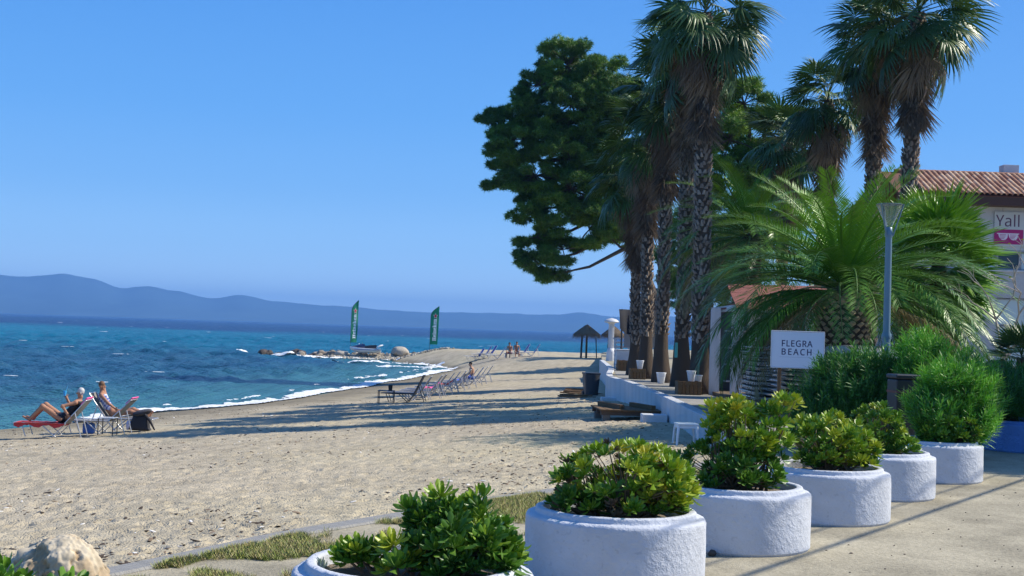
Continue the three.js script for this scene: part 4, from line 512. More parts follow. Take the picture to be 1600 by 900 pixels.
{ // fluted column lamp with mushroom cap
  const t = thing('white_column', 'white fluted column with round mushroom cap at the terrace edge', 'column', [5.9, G0(5.9, -75) - .1, -75]); const y0 = -t.position.y; const sh = new THREE.Shape(), n = 14; for (let k = 0; k <= n * 6; k++) { const a = k / (n * 6) * 6.2832, r = .15 + .016 * Math.cos(a * n); k ? sh.lineTo(Math.cos(a) * r, Math.sin(a) * r) : sh.moveTo(r, 0); }
  const g = new THREE.ExtrudeGeometry(sh, { depth: 1.45, bevelEnabled: false }); g.rotateX(-Math.PI / 2); g.translate(0, y0 + .72, 0); part('shaft', g, whitePaint, t); part('base', new THREE.LatheGeometry([[.27, 0], [.27, y0 + .0], [.24, y0 + .5], [.2, y0 + .74], [0, y0 + .74]].map(p => new THREE.Vector2(...p)), 24), whitePaint, t);
  part('cap', new THREE.LatheGeometry([[.16, y0 + 2.15], [.22, y0 + 2.22], [.42, y0 + 2.26], [.43, y0 + 2.32], [.3, y0 + 2.44], [0, y0 + 2.52]].map(p => new THREE.Vector2(...p)), 28), whitePaint, t); }
{ const t = thing('wheelie_bin', 'dark grey wheelie bin on the sand at the end of the white wall', 'bin', [3.3, G0(3.3, -51.5), -51.5], .2); const g = new THREE.CylinderGeometry(.40, .32, .84, 4, 1); g.rotateY(Math.PI / 4); g.scale(1, 1, 1.1); g.translate(0, .46, 0); part('body', g, mat([.05, .055, .065], { roughness: .5 }), t); part('lid', box(.62, .07, .68, 0, .88, 0, .03), mat([.05, .055, .065], { roughness: .45 }), t); part('handle', bar([-.26, .86, -.36], [.26, .86, -.36], .02), blackPlastic, t); for (const x of [-.25, .25]) { const w = new THREE.CylinderGeometry(.1, .1, .05, 16); w.rotateZ(Math.PI / 2); w.translate(x, .1, -.33); part('wheel', w, blackPlastic, t); } }
// timber on the sand
{ const q = rng(12), t0 = [[2.9, -54, 'long'], [3.0, -52.8, 'middle'], [3.2, -56.2, 'far'], [2.7, -49.9, 'near']]; for (const [x, z, n] of t0) { const t = thing('board_pile', `${n} pile of weathered boards on the sand by the wheelie bin`, 'boards', [x, G0(x, z) + .01, z], (q() - .5) * .5, 'boards on the sand'); for (let k = 0; k < 4; k++) part('board', box(1.1 + .5 * q(), .045, .16, (q() - .5) * .3, k < 3 ? .0 : .05, -.22 + (k % 3) * .2), q() < .5 ? woodGrey : woodWarm, t); } }
{ const x = 3.15, z = -34.2, t = thing('wooden_platform', 'weathered wooden platform lying on blocks on the sand', 'platform', [x, G0(x, z) + .0, z], .08); for (let k = 0; k < 9; k++) part('plank', box(.17, .04, 1.9, -.74 + k * .185, .25, 0), woodGrey, t); for (const zz of [-.75, 0, .75]) part('bearer', box(1.6, .12, .1, 0, .13, zz), mat([.12, .09, .07]), t); for (const [bx, bz] of [[-.65, .7], [.65, .7], [-.65, -.7], [.65, -.7]]) part('foot', box(.2, .2, .22, bx, -.06, bz, .02), mat([.2, .17, .14]), t); part('beam', rotG(box(.13, .12, 1.5, 0, 0, 0), 0, .25).translate(-.42, .29, .0), woodGrey, t); part('beam', rotG(box(.13, .12, 1.5, 0, 0, 0), 0, .22).translate(.42, .29, .05), woodGrey, t); }
{ const x = 3.48, z = -25, t = thing('plastic_stool', 'white plastic stool standing on the sand by the white wall', 'stool', [x, G0(x, z), z], .05); part('seat', box(.42, .035, .42, 0, .37, 0, .015), mat([.8, .82, .84], { roughness: .4 }), t); for (const [sx, sz] of [[-1, -1], [1, -1], [-1, 1], [1, 1]]) part('leg', tube([V(sx * .17, .38, sz * .17), V(sx * .195, .2, sz * .195), V(sx * .21, -.02, sz * .21)], [.032, .027, .022], 8), mat([.8, .82, .84], { roughness: .4 }), t); part('apron', merge([box(.36, .06, .02, 0, .31, .185), box(.36, .06, .02, 0, .31, -.185), box(.02, .06, .33, .185, .31, 0), box(.02, .06, .33, -.185, .31, 0)]), mat([.8, .82, .84], { roughness: .4 }), t); }
single('stone_slab', box(.62, .22, .5, 3.62, G0(3.62, -31.8) - .04, -31.8, .02), whitePaint, 'small white concrete step leaning on the terrace wall', 'step'); single('stone_slab', box(.5, .14, .6, 3.5, G0(3.5, -45) - .02, -45, .02), whitePaint, 'small white concrete slab near the far end of the wall', 'step');
// ------------------------------------------------------------------ thatched parasols
function thatch(x, z, s, label, tone) { const y = G0(x, z), t = thing('thatched_parasol', label, 'parasol', [x, y, z], .3, 'thatched parasols'), q = rng(x * 91), g = new G(); const top = 2.75 - (y < -.3 ? 0 : 0); part('post', tube([V(0, -.2, 0), V(0, 2.5, 0)], [.09, .08], 10), woodGrey, t); for (let k = 0; k < 3; k++) { const a = k * 2.094 + .3; part('prop', bar([Math.cos(a) * .85, -.1, Math.sin(a) * .85], [Math.cos(a) * .75, 1.75, Math.sin(a) * .75], .045), darkMetal, t); }
  part('cone', new THREE.ConeGeometry(1.15 * s, .85, 20, 1, true).translate(0, top - .42, 0), mat([.12, .085, .055], { roughness: 1 }), t);
  for (let k = 0; k < 2600; k++) { const a = q() * 6.283, f = Math.sqrt(q()), r0 = f * 1.12 * s, y0 = top + .03 - f * .85, L = .28 + .25 * q(), dr = L * (f > .85 ? .35 : .75), r1 = r0 + dr, y1 = y0 - (f > .85 ? L : L * .62), da = .012 / Math.max(.15, r0); g.t(g.v(Math.cos(a - da) * r0, y0 + .03, Math.sin(a - da) * r0), g.v(Math.cos(a + da) * r0, y0 + .03, Math.sin(a + da) * r0), g.v(Math.cos(a) * r1, y1, Math.sin(a) * r1)); }
  stuff(part('thatch', g.geo(), mat(tone, { roughness: 1 }), t)); return t; }
thatch(6.2, -104, 1.0, 'thatched parasol standing alone on the rise of the beach', [.22, .165, .11]); thatch(9.0, -112, .95, 'thatched parasol half hidden behind the white column', [.17, .13, .09]);
// ------------------------------------------------------------------ rock groyne, jet ski, flags
function rockGeo(seed, sq) { const g = mergeVertices(new THREE.IcosahedronGeometry(1, 6).deleteAttribute('uv').deleteAttribute('normal')), p = g.attributes.position, q = rng(seed), planes = []; for (let k = 0; k < 9; k++) planes.push([V(q() - .5, q() - .5, q() - .5).normalize(), .68 + .28 * q()]); for (let i = 0; i < p.count; i++) { const v = V(p.getX(i), p.getY(i), p.getZ(i)); for (const [n, d] of planes) { const e = v.dot(n) - d; if (e > 0) v.addScaledVector(n, -e * .85); } const f = 1 + .30 * (fbm3(v.x * 2 + seed, v.y * 2, v.z * 2, 4, 5) - .5); p.setXYZ(i, v.x * f, v.y * f * sq, v.z * f); } g.computeVertexNormals(); const u = new Float32Array(p.count * 2); for (let i = 0; i < p.count; i++) { u[2 * i] = p.getX(i) * .6; u[2 * i + 1] = p.getY(i) * .6 + p.getZ(i) * .6; } g.setAttribute('uv', new THREE.BufferAttribute(u, 2)); return g; }
const rocks = [1, 2, 3, 4, 5, 6].map(k => rockGeo(k, .6 + .06 * k)), rockMat = [[.42, .36, .28], [.30, .25, .19], [.50, .44, .35], [.20, .165, .125]].map(c => mat(c, { roughness: .95, bumpMap: rep(tStucco, 2), bumpScale: .05 })), darkRock = mat([.085, .065, .05], { roughness: .7, bumpMap: rep(tStucco, 2), bumpScale: .05 });
{ const q = rng(15), line = new THREE.CatmullRomCurve3([[-25.3, -131.5], [-22, -131.8], [-17, -132], [-12.5, -133], [-9, -134]].map(([x, z]) => V(x, 0, z)));
  for (let k = 0; k < 120; k++) { const s = q(), c = line.getPoint(s), wide = lerp(.8, 2.6, s), x = c.x + (q() - .5) * .6, z = c.z + (q() - .5) * wide, big = s < .42 ? .26 + .40 * q() * q() : .18 + .26 * q(), h = s < .42 ? 0 : .42 * (1 - Math.abs(z - c.z) / wide * 1.6), o = single('breakwater_rock', rocks[k % 6], s < .36 && q() < .7 ? darkRock : rockMat[Math.floor(q() * 4)], s < .42 ? 'rounded boulder at the seaward end of the rock groyne' : 'small stone heaped on the landward half of the rock groyne', 'rock', s < .42 ? 'boulders at the seaward end of the groyne' : 'stones of the rock groyne'); o.position.set(x, WATER + .02 + h + big * .32, z); o.scale.setScalar(big); o.rotation.set(q() * 6, q() * 6, q() * 6); }
  const boulder = (x, y, z, s, g, m, l) => { const o = single('large_boulder', rocks[g], m, l, 'rock'); o.position.set(x, y, z); o.scale.set(s, s * .8, s); }; boulder(-17.2, -1.5, -131.4, .78, 2, rockMat[2], 'large pale boulder in the middle of the groyne left of the jet ski'); boulder(-11.4, -1.15, -133, .95, 4, rockMat[2], 'large cream boulder standing right of the jet ski');
  const rub = []; for (let k = 0; k < 1500; k++) { const s = .32 + .75 * q(), c = line.getPoint(Math.min(1, s)), x = c.x + (s > 1 ? (s - 1) * 40 : 0) + (q() - .5) * 1.2, z = c.z + (q() - .5) * 3.6 + (s > 1 ? (s - 1) * 12 : 0) + .9, sc = .07 + .13 * q(), y = Math.max(WATER + .05 + .35 * clamp(1 - Math.abs(z - c.z) / 2.4) * sstep(.3, .5, s), sandBase(x, z)); QQ.setFromEuler(new THREE.Euler(q() * 6, q() * 6, q() * 6)); rub.push(M4.clone().compose(V(x, y, z), QQ, V(sc, sc, sc))); }
  const im = new THREE.InstancedMesh(rockGeo(9, .7), mat([.45, .40, .31], { roughness: 1 }), rub.length); rub.forEach((m, k) => { im.setMatrixAt(k, m); const v = .45 + .8 * q(); im.setColorAt(k, col(v, v, v)); }); im.name = 'groyne_rubble'; tag(im, 'loose rubble and pebbles between the stones of the groyne', 'rubble', null, 'stuff'); scene.add(im); }
{
  const t = thing('jet_ski', 'white and navy jet ski parked on the rock groyne', 'jet ski', [-14.75, -1.28, -131.2], Math.PI + .06), white = mat([.78, .79, .80], { roughness: .25, clearcoat: 1 }), navy = mat([.035, .04, .12], { roughness: .25, clearcoat: 1 }); // local +x is the bow
  const loft = secs => { const g = new G(), rows = secs.map(([x, pts]) => [...pts, ...pts.slice().reverse().map(([y, z]) => [y, -z])].map(([y, z]) => g.v(x, y, z))); for (let k = 0; k < rows.length - 1; k++) for (let i = 0; i < rows[k].length; i++) { const j = (i + 1) % rows[k].length; g.q(rows[k][i], rows[k][j], rows[k + 1][j], rows[k + 1][i]); } for (const k of [0, rows.length - 1]) for (let i = 1; i < rows[k].length - 1; i++) g.t(rows[k][0], rows[k][i], rows[k][i + 1]); return g.geo(); };
  part('hull', loft([[-1.55, [[.12, 0], [.16, .4], [.5, .52], [.52, .3]]], [-.8, [[.02, 0], [.12, .45], [.46, .6], [.5, .35]]], [.4, [[.0, 0], [.12, .42], [.48, .58], [.52, .3]]], [1.1, [[.12, 0], [.22, .3], [.56, .4], [.62, .2]]], [1.6, [[.42, 0], [.46, .06], [.62, .12], [.64, .05]]]]), white, t);
  part('hull_stripe', merge([box(2.6, .09, .02, -.1, .33, .555), box(2.6, .09, .02, -.1, .33, -.555)]), mat([.32, .30, .40], { roughness: .4 }), t);
  part('cowl', loft([[.1, [[.48, 0], [.48, .3], [.86, .2], [.95, .05]]], [.55, [[.5, 0], [.52, .34], [.84, .22], [.92, .05]]], [1.15, [[.58, 0], [.6, .24], [.72, .14], [.76, .03]]], [1.5, [[.62, 0], [.63, .08], [.66, .05], [.67, .01]]]]), navy, t);
  part('seat', loft([[-1.1, [[.5, 0], [.5, .2], [.84, .16], [.88, .05]]], [-.5, [[.5, 0], [.5, .22], [.80, .18], [.84, .05]]], [.2, [[.5, 0], [.5, .2], [.70, .15], [.73, .04]]]]), mat([.03, .03, .04], { roughness: .6 }), t);
  part('stern_deck', tube([V(-1.1, .6, .42), V(-1.5, .82, .42), V(-1.68, .86, 0), V(-1.5, .82, -.42), V(-1.1, .6, -.42)], [.07, .09, .09, .09, .07], 8), white, t); part('handlebar', tube([V(.35, .98, -.36), V(.42, 1.03, 0), V(.35, .98, .36)], .03, 6), blackPlastic, t); for (const z of [-.3, .3]) part('mirror', box(.1, .09, .16, .7, .9, z, .02), mat([.8, .8, .82], { roughness: .2 }), t);
}
{
  const cv = document.createElement('canvas'); cv.width = 256; cv.height = 1024; const c = cv.getContext('2d'); c.fillStyle = '#0a8a63'; c.fillRect(0, 0, 256, 1024); const star = (r, f) => { c.fillStyle = f; c.beginPath(); for (let k = 0; k < 10; k++) { const a = -Math.PI / 2 + k * Math.PI / 5, q = k % 2 ? r * .42 : r; c.lineTo(150 + q * Math.cos(a), 262 + q * Math.sin(a)); } c.fill(); }; star(84, '#f0f0f0'); star(64, '#d0142c');
  c.save(); c.translate(184, 930); c.rotate(-Math.PI / 2); c.fillStyle = '#ffffff'; c.strokeStyle = '#ffffff'; c.lineWidth = 7; c.font = 'bold 150px serif'; c.fillText('Heineken', 0, 0, 590); c.strokeText('Heineken', 0, 0, 590); c.restore();
  const ct = new THREE.CanvasTexture(cv); ct.colorSpace = THREE.SRGBColorSpace; const cloth = mat([1, 1, 1], { map: ct, roughness: .8, transmission: .25, thickness: 0 });
  const flag = (x, y, z, H, w, yaw, label) => { const t = thing('feather_flag', label, 'flag', [x, y, z], yaw, 'green feather flags on the groyne'), prof = [], y0 = H * .22; for (let k = 0; k <= 30; k++) { const s = k / 30, yy = lerp(y0, H * .995, s), xl = s < .72 ? .02 : .02 + w * 1.02 * Math.pow((s - .72) / .28, 2.2), xr = w * (.92 + .1 * Math.min(1, s * 1.5)); prof.push([yy, Math.min(xl, xr - .01), xr, s]); }
    const g = new G(), n = 6; for (const [yy, a, b, s] of prof) for (let i = 0; i <= n; i++) { const x = lerp(a, b, i / n); g.v(x, yy, .05 * Math.sin(s * 9 + i * .8) * i / n, x / w, s); } for (let k = 0; k < 30; k++) for (let i = 0; i < n; i++) { const q = k * (n + 1) + i; g.q(q, q + 1, q + n + 2, q + n + 1); } part('cloth', g.geo(), cloth, t);
    part('pole', tube([V(0, -.4, 0), V(0, H * .6, 0), ...prof.filter((_, k) => k > 15).map(p => V(p[1] - .01, p[0], 0))], .02, 6), darkMetal, t); return t; };
  flag(-16.4, -1.45, -131.6, 5.6, .72, .42, 'green feather flag with red star left of the jet ski'); flag(-8.05, -1.2, -128.5, 4.95, .82, .12, 'green feather flag with red star at the root of the groyne');
}
// ------------------------------------------------------------------ sun loungers and people
const towelRed = mat([.50, .05, .055], { roughness: 1 }), towelPink = mat([.80, .12, .34], { roughness: 1 }), towelBlue = mat([.06, .10, .42], { roughness: 1 });
function lounger(name, label, o = {}) {
  const t = thing(name, label, 'sun lounger', [0, 0, 0], 0, o.group), b = o.back ?? .86, bx = .30, L = .82, cx = bx + L * Math.cos(b), cy = .34 + L * Math.sin(b), fab = o.fabric || fabricGrey, fr = o.frame || silver; // foot end at -x
  const sheet = (a, c, w, sag) => { const g = new G(), n = 8; for (let e = 0; e < 2; e++) for (let i = 0; i <= n; i++) for (let j = 0; j <= 2; j++) { const s = i / n; g.v(lerp(a[0], c[0], s), lerp(a[1], c[1], s) - sag * Math.sin(Math.PI * s) - e * .012, (j - 1) * w / 2); } for (let e = 0; e < 2; e++) for (let i = 0; i < n; i++) for (let j = 0; j < 2; j++) { const q = e * 27 + i * 3 + j; g.q(q, q + 1, q + 4, q + 3); } return g.geo(); };
  part('seat', sheet([-.95, .34], [bx, .335], .56, .02), fab, t); part('backrest', sheet([bx, .335], [cx, cy], .56, .03), fab, t);
  for (const s of [-.3, .3]) { part('side_rail', bar([-.98, .34, s], [bx + .05, .34, s], .016), fr, t); part('back_rail', bar([bx, .34, s], [cx, cy, s], .016), fr, t); part('leg', bar([-.78, .34, s], [-.66, 0, s], .015), fr, t); part('leg', bar([-.30, .34, s], [.10, .0, s], .015), fr, t); part('back_leg', bar([lerp(bx, cx, .5), lerp(.34, cy, .5), s * 1.05], [bx - .02 + L * Math.cos(b) * .1 + .42, 0, s * 1.05], .015), fr, t); part('back_leg', bar([bx + .02, .33, s * .95], [bx - .28, 0, s * .95], .015), fr, t); }
  part('top_bar', bar([cx, cy, -.3], [cx, cy, .3], .016), fr, t); part('foot_bar', bar([-.98, .34, -.3], [-.98, .34, .3], .016), fr, t);
  if (o.towel) { const g = new G(), n = 10; for (let i = 0; i <= n; i++) for (let j = 0; j <= 4; j++) { const s = i / n, x = lerp(-.96, .32, s); g.v(x, .353 + .006 * Math.sin(i * 3 + j), (j - 2) * .16); } for (const s of [0, 4]) for (let i = 0; i <= n; i++) { const x = lerp(-.96, .32, i / n); g.v(x, .353 - .08 - .05 * Math.sin(i * 1.7), (s - 2) * .168); } for (let i = 0; i < n; i++) { for (let j = 0; j < 4; j++) { const q = i * 5 + j; g.q(q, q + 1, q + 6, q + 5); } for (const e of [0, 1]) { const a = i * 5 + e * 4, d = (n + 1) * 5 + e * (n + 1) + i; g.q(a, a + 5, d + 1, d); } } part('towel', g.geo(), o.towel, t); }
  if (o.headTowel) part('head_towel', rotG(box(.24, .03, .6, 0, 0, 0, .012), 0, 0, b).translate(cx - .04, cy - .03, 0), o.headTowel, t); return t;
}
function body(bones, colorAt, res, box3, hands = []) { // bones: [ax,ay,az,ra, bx,by,bz,rb]; smooth union meshed by marching cubes
  const [cx, cy, cz, half] = box3, mc = new MarchingCubes(res, new THREE.MeshStandardMaterial(), false, false, 200000), s2 = res * res; mc.isolation = 0; mc.field.fill(-1);
  const bb = bones.map(([ax, ay, az, ra, bx, by, bz, rb]) => ({ ax, ay, az, ra, rb, dx: bx - ax, dy: by - ay, dz: bz - az, l: (bx - ax) ** 2 + (by - ay) ** 2 + (bz - az) ** 2 + 1e-9 }));
  for (let k = 1; k < res - 1; k++) for (let j = 1; j < res - 1; j++) for (let i = 1; i < res - 1; i++) { const x = cx + (i - res / 2) / (res / 2) * half, y = cy + (j - res / 2) / (res / 2) * half, z = cz + (k - res / 2) / (res / 2) * half; let d = 1e3; for (const b of bb) { const px = x - b.ax, py = y - b.ay, pz = z - b.az, t = clamp((px * b.dx + py * b.dy + pz * b.dz) / b.l), ex = px - b.dx * t, ey = py - b.dy * t, ez = pz - b.dz * t, e = Math.sqrt(ex * ex + ey * ey + ez * ez) - lerp(b.ra, b.rb, t); const h = clamp(.5 + .5 * (d - e) / .035); d = lerp(d, e, h) - .035 * h * (1 - h); } mc.field[s2 * k + res * j + i] = -d; }
  mc.update(); const n = mc.count ?? mc.geometry.drawRange.count, P = new Float32Array(n * 3); for (let i = 0; i < n; i++) { P[3 * i] = cx + mc.positionArray[3 * i] * half; P[3 * i + 1] = cy + mc.positionArray[3 * i + 1] * half; P[3 * i + 2] = cz + mc.positionArray[3 * i + 2] * half; }
  let g = new THREE.BufferGeometry(); g.setAttribute('position', new THREE.BufferAttribute(P, 3)); g = mergeVertices(g, 1e-4); g.computeVertexNormals(); g.setAttribute('uv', new THREE.BufferAttribute(new Float32Array(g.attributes.position.count * 2), 2));
  const list = [g]; for (const [hx, hy, hz, dx, dy, dz] of hands) { const D = V(dx, dy, dz).normalize(), S = V(-D.y, D.x, .3).normalize(); for (let f = 0; f < 5; f++) { const o = V(hx, hy, hz).addScaledVector(S, (f - 2) * .019), l = f === 0 ? .055 : [0, .075, .085, .08, .065][f], dir = D.clone().addScaledVector(S, f === 0 ? -.8 : (f - 2) * .08).normalize(), m = o.clone().addScaledVector(dir, l * .55), e = o.clone().addScaledVector(dir, l).add(V(0, -.012, 0)); list.push(tube([o, m, e], [.010, .009, .007], 6)); } }
  g = merge(list); const c = new Float32Array(g.attributes.position.count * 3), p = g.attributes.position; for (let i = 0; i < p.count; i++) c.set(colorAt(p.getX(i), p.getY(i), p.getZ(i)), 3 * i); g.setAttribute('color', new THREE.BufferAttribute(c, 3)); return g;
}
const skinMat = mat([1, 1, 1], { vertexColors: true, roughness: .5, specularIntensity: .4 }), TAN = [.42, .215, .13], LIGHT = [.50, .29, .19];
const head = (x, y, z, f) => [[x, y + .03, z, .085, x, y + .055, z, .088], [x + f * .03, y - .04, z, .055, x + f * .045, y - .07, z, .045], [x + f * .085, y + .01, z, .016, x + f * .11, y - .015, z, .018], [x - f * .0, y, z + .09, .014, x, y - .03, z + .09, .012], [x, y, z - .09, .014, x, y - .03, z - .09, .012]];
const X1 = -11.75, Z1 = -33.4;
function place(o, x, z, turn) { o.position.set(x, sandBase(x, z) + .02, z); o.rotation.y = turn; return o; }
place(lounger('sun_lounger', 'sun lounger with red towel carrying the grey-haired sunbather', { towel: towelRed, headTowel: towelPink, group: 'sun loungers near the water at left' }), X1, Z1, .06);
place(lounger('sun_lounger', 'empty grey sun lounger with pink towel on its back, beside the sunbather', { headTowel: towelPink, back: .78, group: 'sun loungers near the water at left' }), X1 + .86, Z1 - .95, .0);
place(lounger('sun_lounger', 'sun lounger turned to the right under the second sunbather', { back: .95, group: 'sun loungers near the water at left' }), -10.75, -35.6, Math.PI);
{ // sunbather one: reclined, knees drawn up, facing the sea on the left
  const t = thing('person', 'grey-haired sunbather in a black top lying on the red towel with knees up', 'person', [0, 0, 0]); place(t, X1, Z1, .06);
  const B = [[.18, .47, 0, .125, .36, .62, 0, .115], [.36, .62, 0, .115, .56, .86, 0, .13], [.54, .9, -.16, .062, .54, .9, .16, .062], [.58, .94, 0, .055, .62, 1.04, 0, .052], ...head(.62, 1.14, 0, -1),
    ...[-.1, .12].flatMap((z, k) => [[.16, .46, z, .095, -.30, .80 - k * .03, z * 1.3, .066], [-.30, .80 - k * .03, z * 1.3, .064, -.60, .45, z * 1.4, .04], [-.60, .42, z * 1.4, .038, -.78, .48 + k * .02, z * 1.4, .026]]),
    [.54, .89, .18, .052, .24, .80, .30, .04], [.24, .80, .30, .04, .38, .60, .30, .03], [.38, .60, .30, .028, .42, .55, .30, .026], [.52, .89, -.18, .05, .30, .75, -.3, .04], [.30, .75, -.3, .038, .18, .98, -.28, .03], [.18, .98, -.28, .028, .17, 1.02, -.28, .026]];
  part('body', body(B, (x, y, z) => y > 1.16 || (y > 1.08 && x > .62) ? [.55, .54, .52] : Math.abs(z) < .17 && x > .26 && x < .72 && y > .55 && y < .93 ? [.02, .02, .025] : Math.abs(z) < .2 && x > .05 && x < .27 && y < .62 ? [.03, .025, .03] : TAN, 92, [0, .7, 0, .86], [[.42, .55, .3, .5, -.8, 0], [.17, 1.02, -.28, -.2, 1, 0]]), skinMat, t);
  const cup = thing('drink_cup', 'small bright blue cup held up by the grey-haired sunbather', 'cup', [0, 0, 0]); place(cup, X1, Z1, .06); part('cup', new THREE.CylinderGeometry(.042, .034, .13, 14).translate(.13, 1.1, -.28), mat([.05, .42, .8], { roughness: .3 }), cup); part('straw', bar([.13, 1.1, -.28], [.2, 1.3, -.28], .006), mat([.1, .5, .85]), cup);
}
{ const t = thing('person', 'second sunbather with raised arm and legs stretched to the right', 'person', [0, 0, 0]); place(t, -10.75, -35.6, Math.PI);
  const B = [[.18, .46, 0, .125, .34, .64, 0, .115], [.34, .64, 0, .115, .50, .92, 0, .13], [.49, .96, -.15, .06, .49, .96, .15, .06], [.52, 1.0, 0, .055, .54, 1.1, 0, .05], ...head(.54, 1.2, 0, -1), ...[-.1, .1].flatMap((z, k) => [[.15, .46, z, .095, -.34, .52 + .05 * k, z * 1.1, .066], [-.34, .52 + .05 * k, z * 1.1, .062, -.80, .43, z * 1.1, .04], [-.80, .43, z, .038, -.88, .54, z, .026]]), [.49, .95, .17, .052, .60, 1.20, .34, .04], [.60, 1.20, .34, .04, .58, 1.28, .12, .032], [.48, .95, -.17, .05, .25, .75, -.28, .04], [.25, .75, -.28, .038, .05, .6, -.24, .03]];
  part('body', body(B, (x, y, z) => y > 1.22 && Math.abs(z) < .11 ? [.16, .09, .05] : Math.abs(z) < .17 && x > .24 && x < .66 && y > .56 && y < .98 ? (Math.sin(x * 60) * Math.sin(y * 50) > 0 ? [.62, .66, .75] : [.08, .13, .40]) : TAN, 84, [-.1, .75, 0, .86], [[.58, 1.28, .12, -.2, .3, -1], [.05, .6, -.24, -1, -.3, 0]]), skinMat, t); }
{ const x = -10.42, z = -33.5, t = thing('side_table', 'low metal side table between the loungers at left', 'table', [x, sandBase(x, z), z]); part('top', box(.42, .02, .42, 0, .44, 0), mat([.5, .5, .5], { roughness: .5 }), t); for (const [a, b] of [[-.19, -.19], [.19, -.19], [-.19, .19], [.19, .19]]) part('leg', box(.025, .44, .025, a, 0, b), darkMetal, t); }
{ const bx = -11.2, bz = -34.4, b = thing('blue_bag', 'blue and white bag on the sand between the loungers', 'bag', [bx, sandBase(bx, bz), bz]); part('body', box(.32, .3, .18, 0, 0, 0, .07), mat([.07, .2, .65], { roughness: .6 }), b); part('handle', tube([V(-.1, .28, 0), V(0, .42, 0), V(.1, .28, 0)], .012, 6), whitePaint, b);
  const x = -10.05, z = -35.2, t = thing('beach_bag', 'black beach bag slumped on the sand right of the sunbathers', 'bag', [x, sandBase(x, z), z]), g = new RoundedBoxGeometry(.5, .44, .26, 5, .09), bp = g.attributes.position; for (let i = 0; i < bp.count; i++) { const y = bp.getY(i) / .22, sl = 1 - .28 * y; bp.setXYZ(i, bp.getX(i) * sl + .04 * Math.sin(y * 4) + .05 * (fbm(bp.getX(i) * 7 + 3, y * 3 + 3, 2, 8) - .5), bp.getY(i) + .07 * (fbm(bp.getX(i) * 6 + 9, bp.getZ(i) * 6 + 9, 2, 9) - .5), bp.getZ(i) * sl); } g.computeVertexNormals(); g.translate(-.02, .22, 0); part('body', g, mat([.02, .02, .025], { roughness: .7 }), t); const g2 = rockGeo(33, .7); g2.scale(.26, .13, .2); g2.rotateZ(.25); g2.translate(.03, .5, 0); part('folded_clothes', g2, mat([.045, .045, .055], { roughness: .9 }), t); part('strap', tube([V(.1, .5, .1), V(.28, .3, .12), V(.42, .04, .1)], [.035, .04, .02], 6), mat([.02, .02, .025]), t); const g3 = rockGeo(35, .9); g3.scale(.07, .16, .1); g3.translate(-.3, .14, .08); part('towel_roll', g3, mat([.55, .55, .72]), t); }
// row of loungers along the shore
{ const A = [-3.95, -50.2], Bq = [-1.75, -72.5], n = 12, q = rng(27), ord = ['nearest', 'second', 'third', 'fourth', 'fifth', 'sixth', 'seventh', 'eighth', 'ninth', 'tenth', 'eleventh', 'farthest'];
  let proto = null; const frame = mat([.50, .50, .52], { roughness: .4, metalness: .5 });
  for (let k = 0; k < n; k++) { const s = Math.pow(k / (n - 1), 1.1), x = lerp(A[0], Bq[0], s) + (q() - .5) * .2, z = lerp(A[1], Bq[1], s), lab = `${ord[k]}${k && k < n - 1 ? ' nearest' : ''} lounger of the long row of empty loungers by the water`; const o = k === 0 ? lounger('row_lounger', lab, { frame: darkMetal, fabric: fabricDark, back: 1.12, group: 'row of loungers along the shore' }) : k === 1 ? (proto = lounger('row_lounger', lab, { frame, fabric: fabricDark, back: .95, group: 'row of loungers along the shore' })) : copy(proto, [0, 0, 0], 0, lab); place(o, x, z, (q() - .5) * .14); }
  const tx = -4.7, tz = -49.4, t = thing('metal_table', 'dark metal frame table at the near end of the lounger row', 'table', [tx, sandBase(tx, tz), tz]); part('top', box(.62, .03, .5, 0, .5, 0), darkMetal, t); for (const [a, b] of [[-.29, -.22], [.29, -.22], [-.29, .22], [.29, .22]]) part('leg', box(.03, .5, .03, a, 0, b), darkMetal, t); part('brace', box(.6, .03, .03, 0, .25, .22), darkMetal, t);
  const pot = thing('small_bucket', 'small black pot standing on the dark metal table', 'pot', [tx + .15, sandBase(tx, tz) + .53, tz]); part('body', new THREE.CylinderGeometry(.09, .07, .2, 14).translate(0, .1, 0), blackPlastic, pot); part('rim', new THREE.TorusGeometry(.09, .01, 6, 18).rotateX(Math.PI / 2).translate(0, .2, 0), blackPlastic, pot);
  for (const [x, z, m, w] of [[-3.35, -56.2, towelPink, 'pink towel thrown over a lounger in the middle of the row'], [-2.9, -60.5, towelRed, 'red towel hanging on a lounger in the middle of the row'], [-2.35, -66.5, towelBlue, 'blue towel on a lounger near the seated person']]) { const g = new G(), nn = 10; for (let i = 0; i <= nn; i++) for (let j = 0; j <= 4; j++) g.v(-.35 + i * .07, .40 + .05 * Math.sin(i * 1.3 + j) + .05 * Math.max(0, i - 5), (j - 2) * .13); for (let i = 0; i < nn; i++) for (let j = 0; j < 4; j++) { const k = i * 5 + j; g.q(k, k + 1, k + 6, k + 5); } const o = single('beach_towel', g.geo(), m, w, 'towel', 'towels on the lounger row'); o.position.set(x, sandBase(x, z), z); }
}
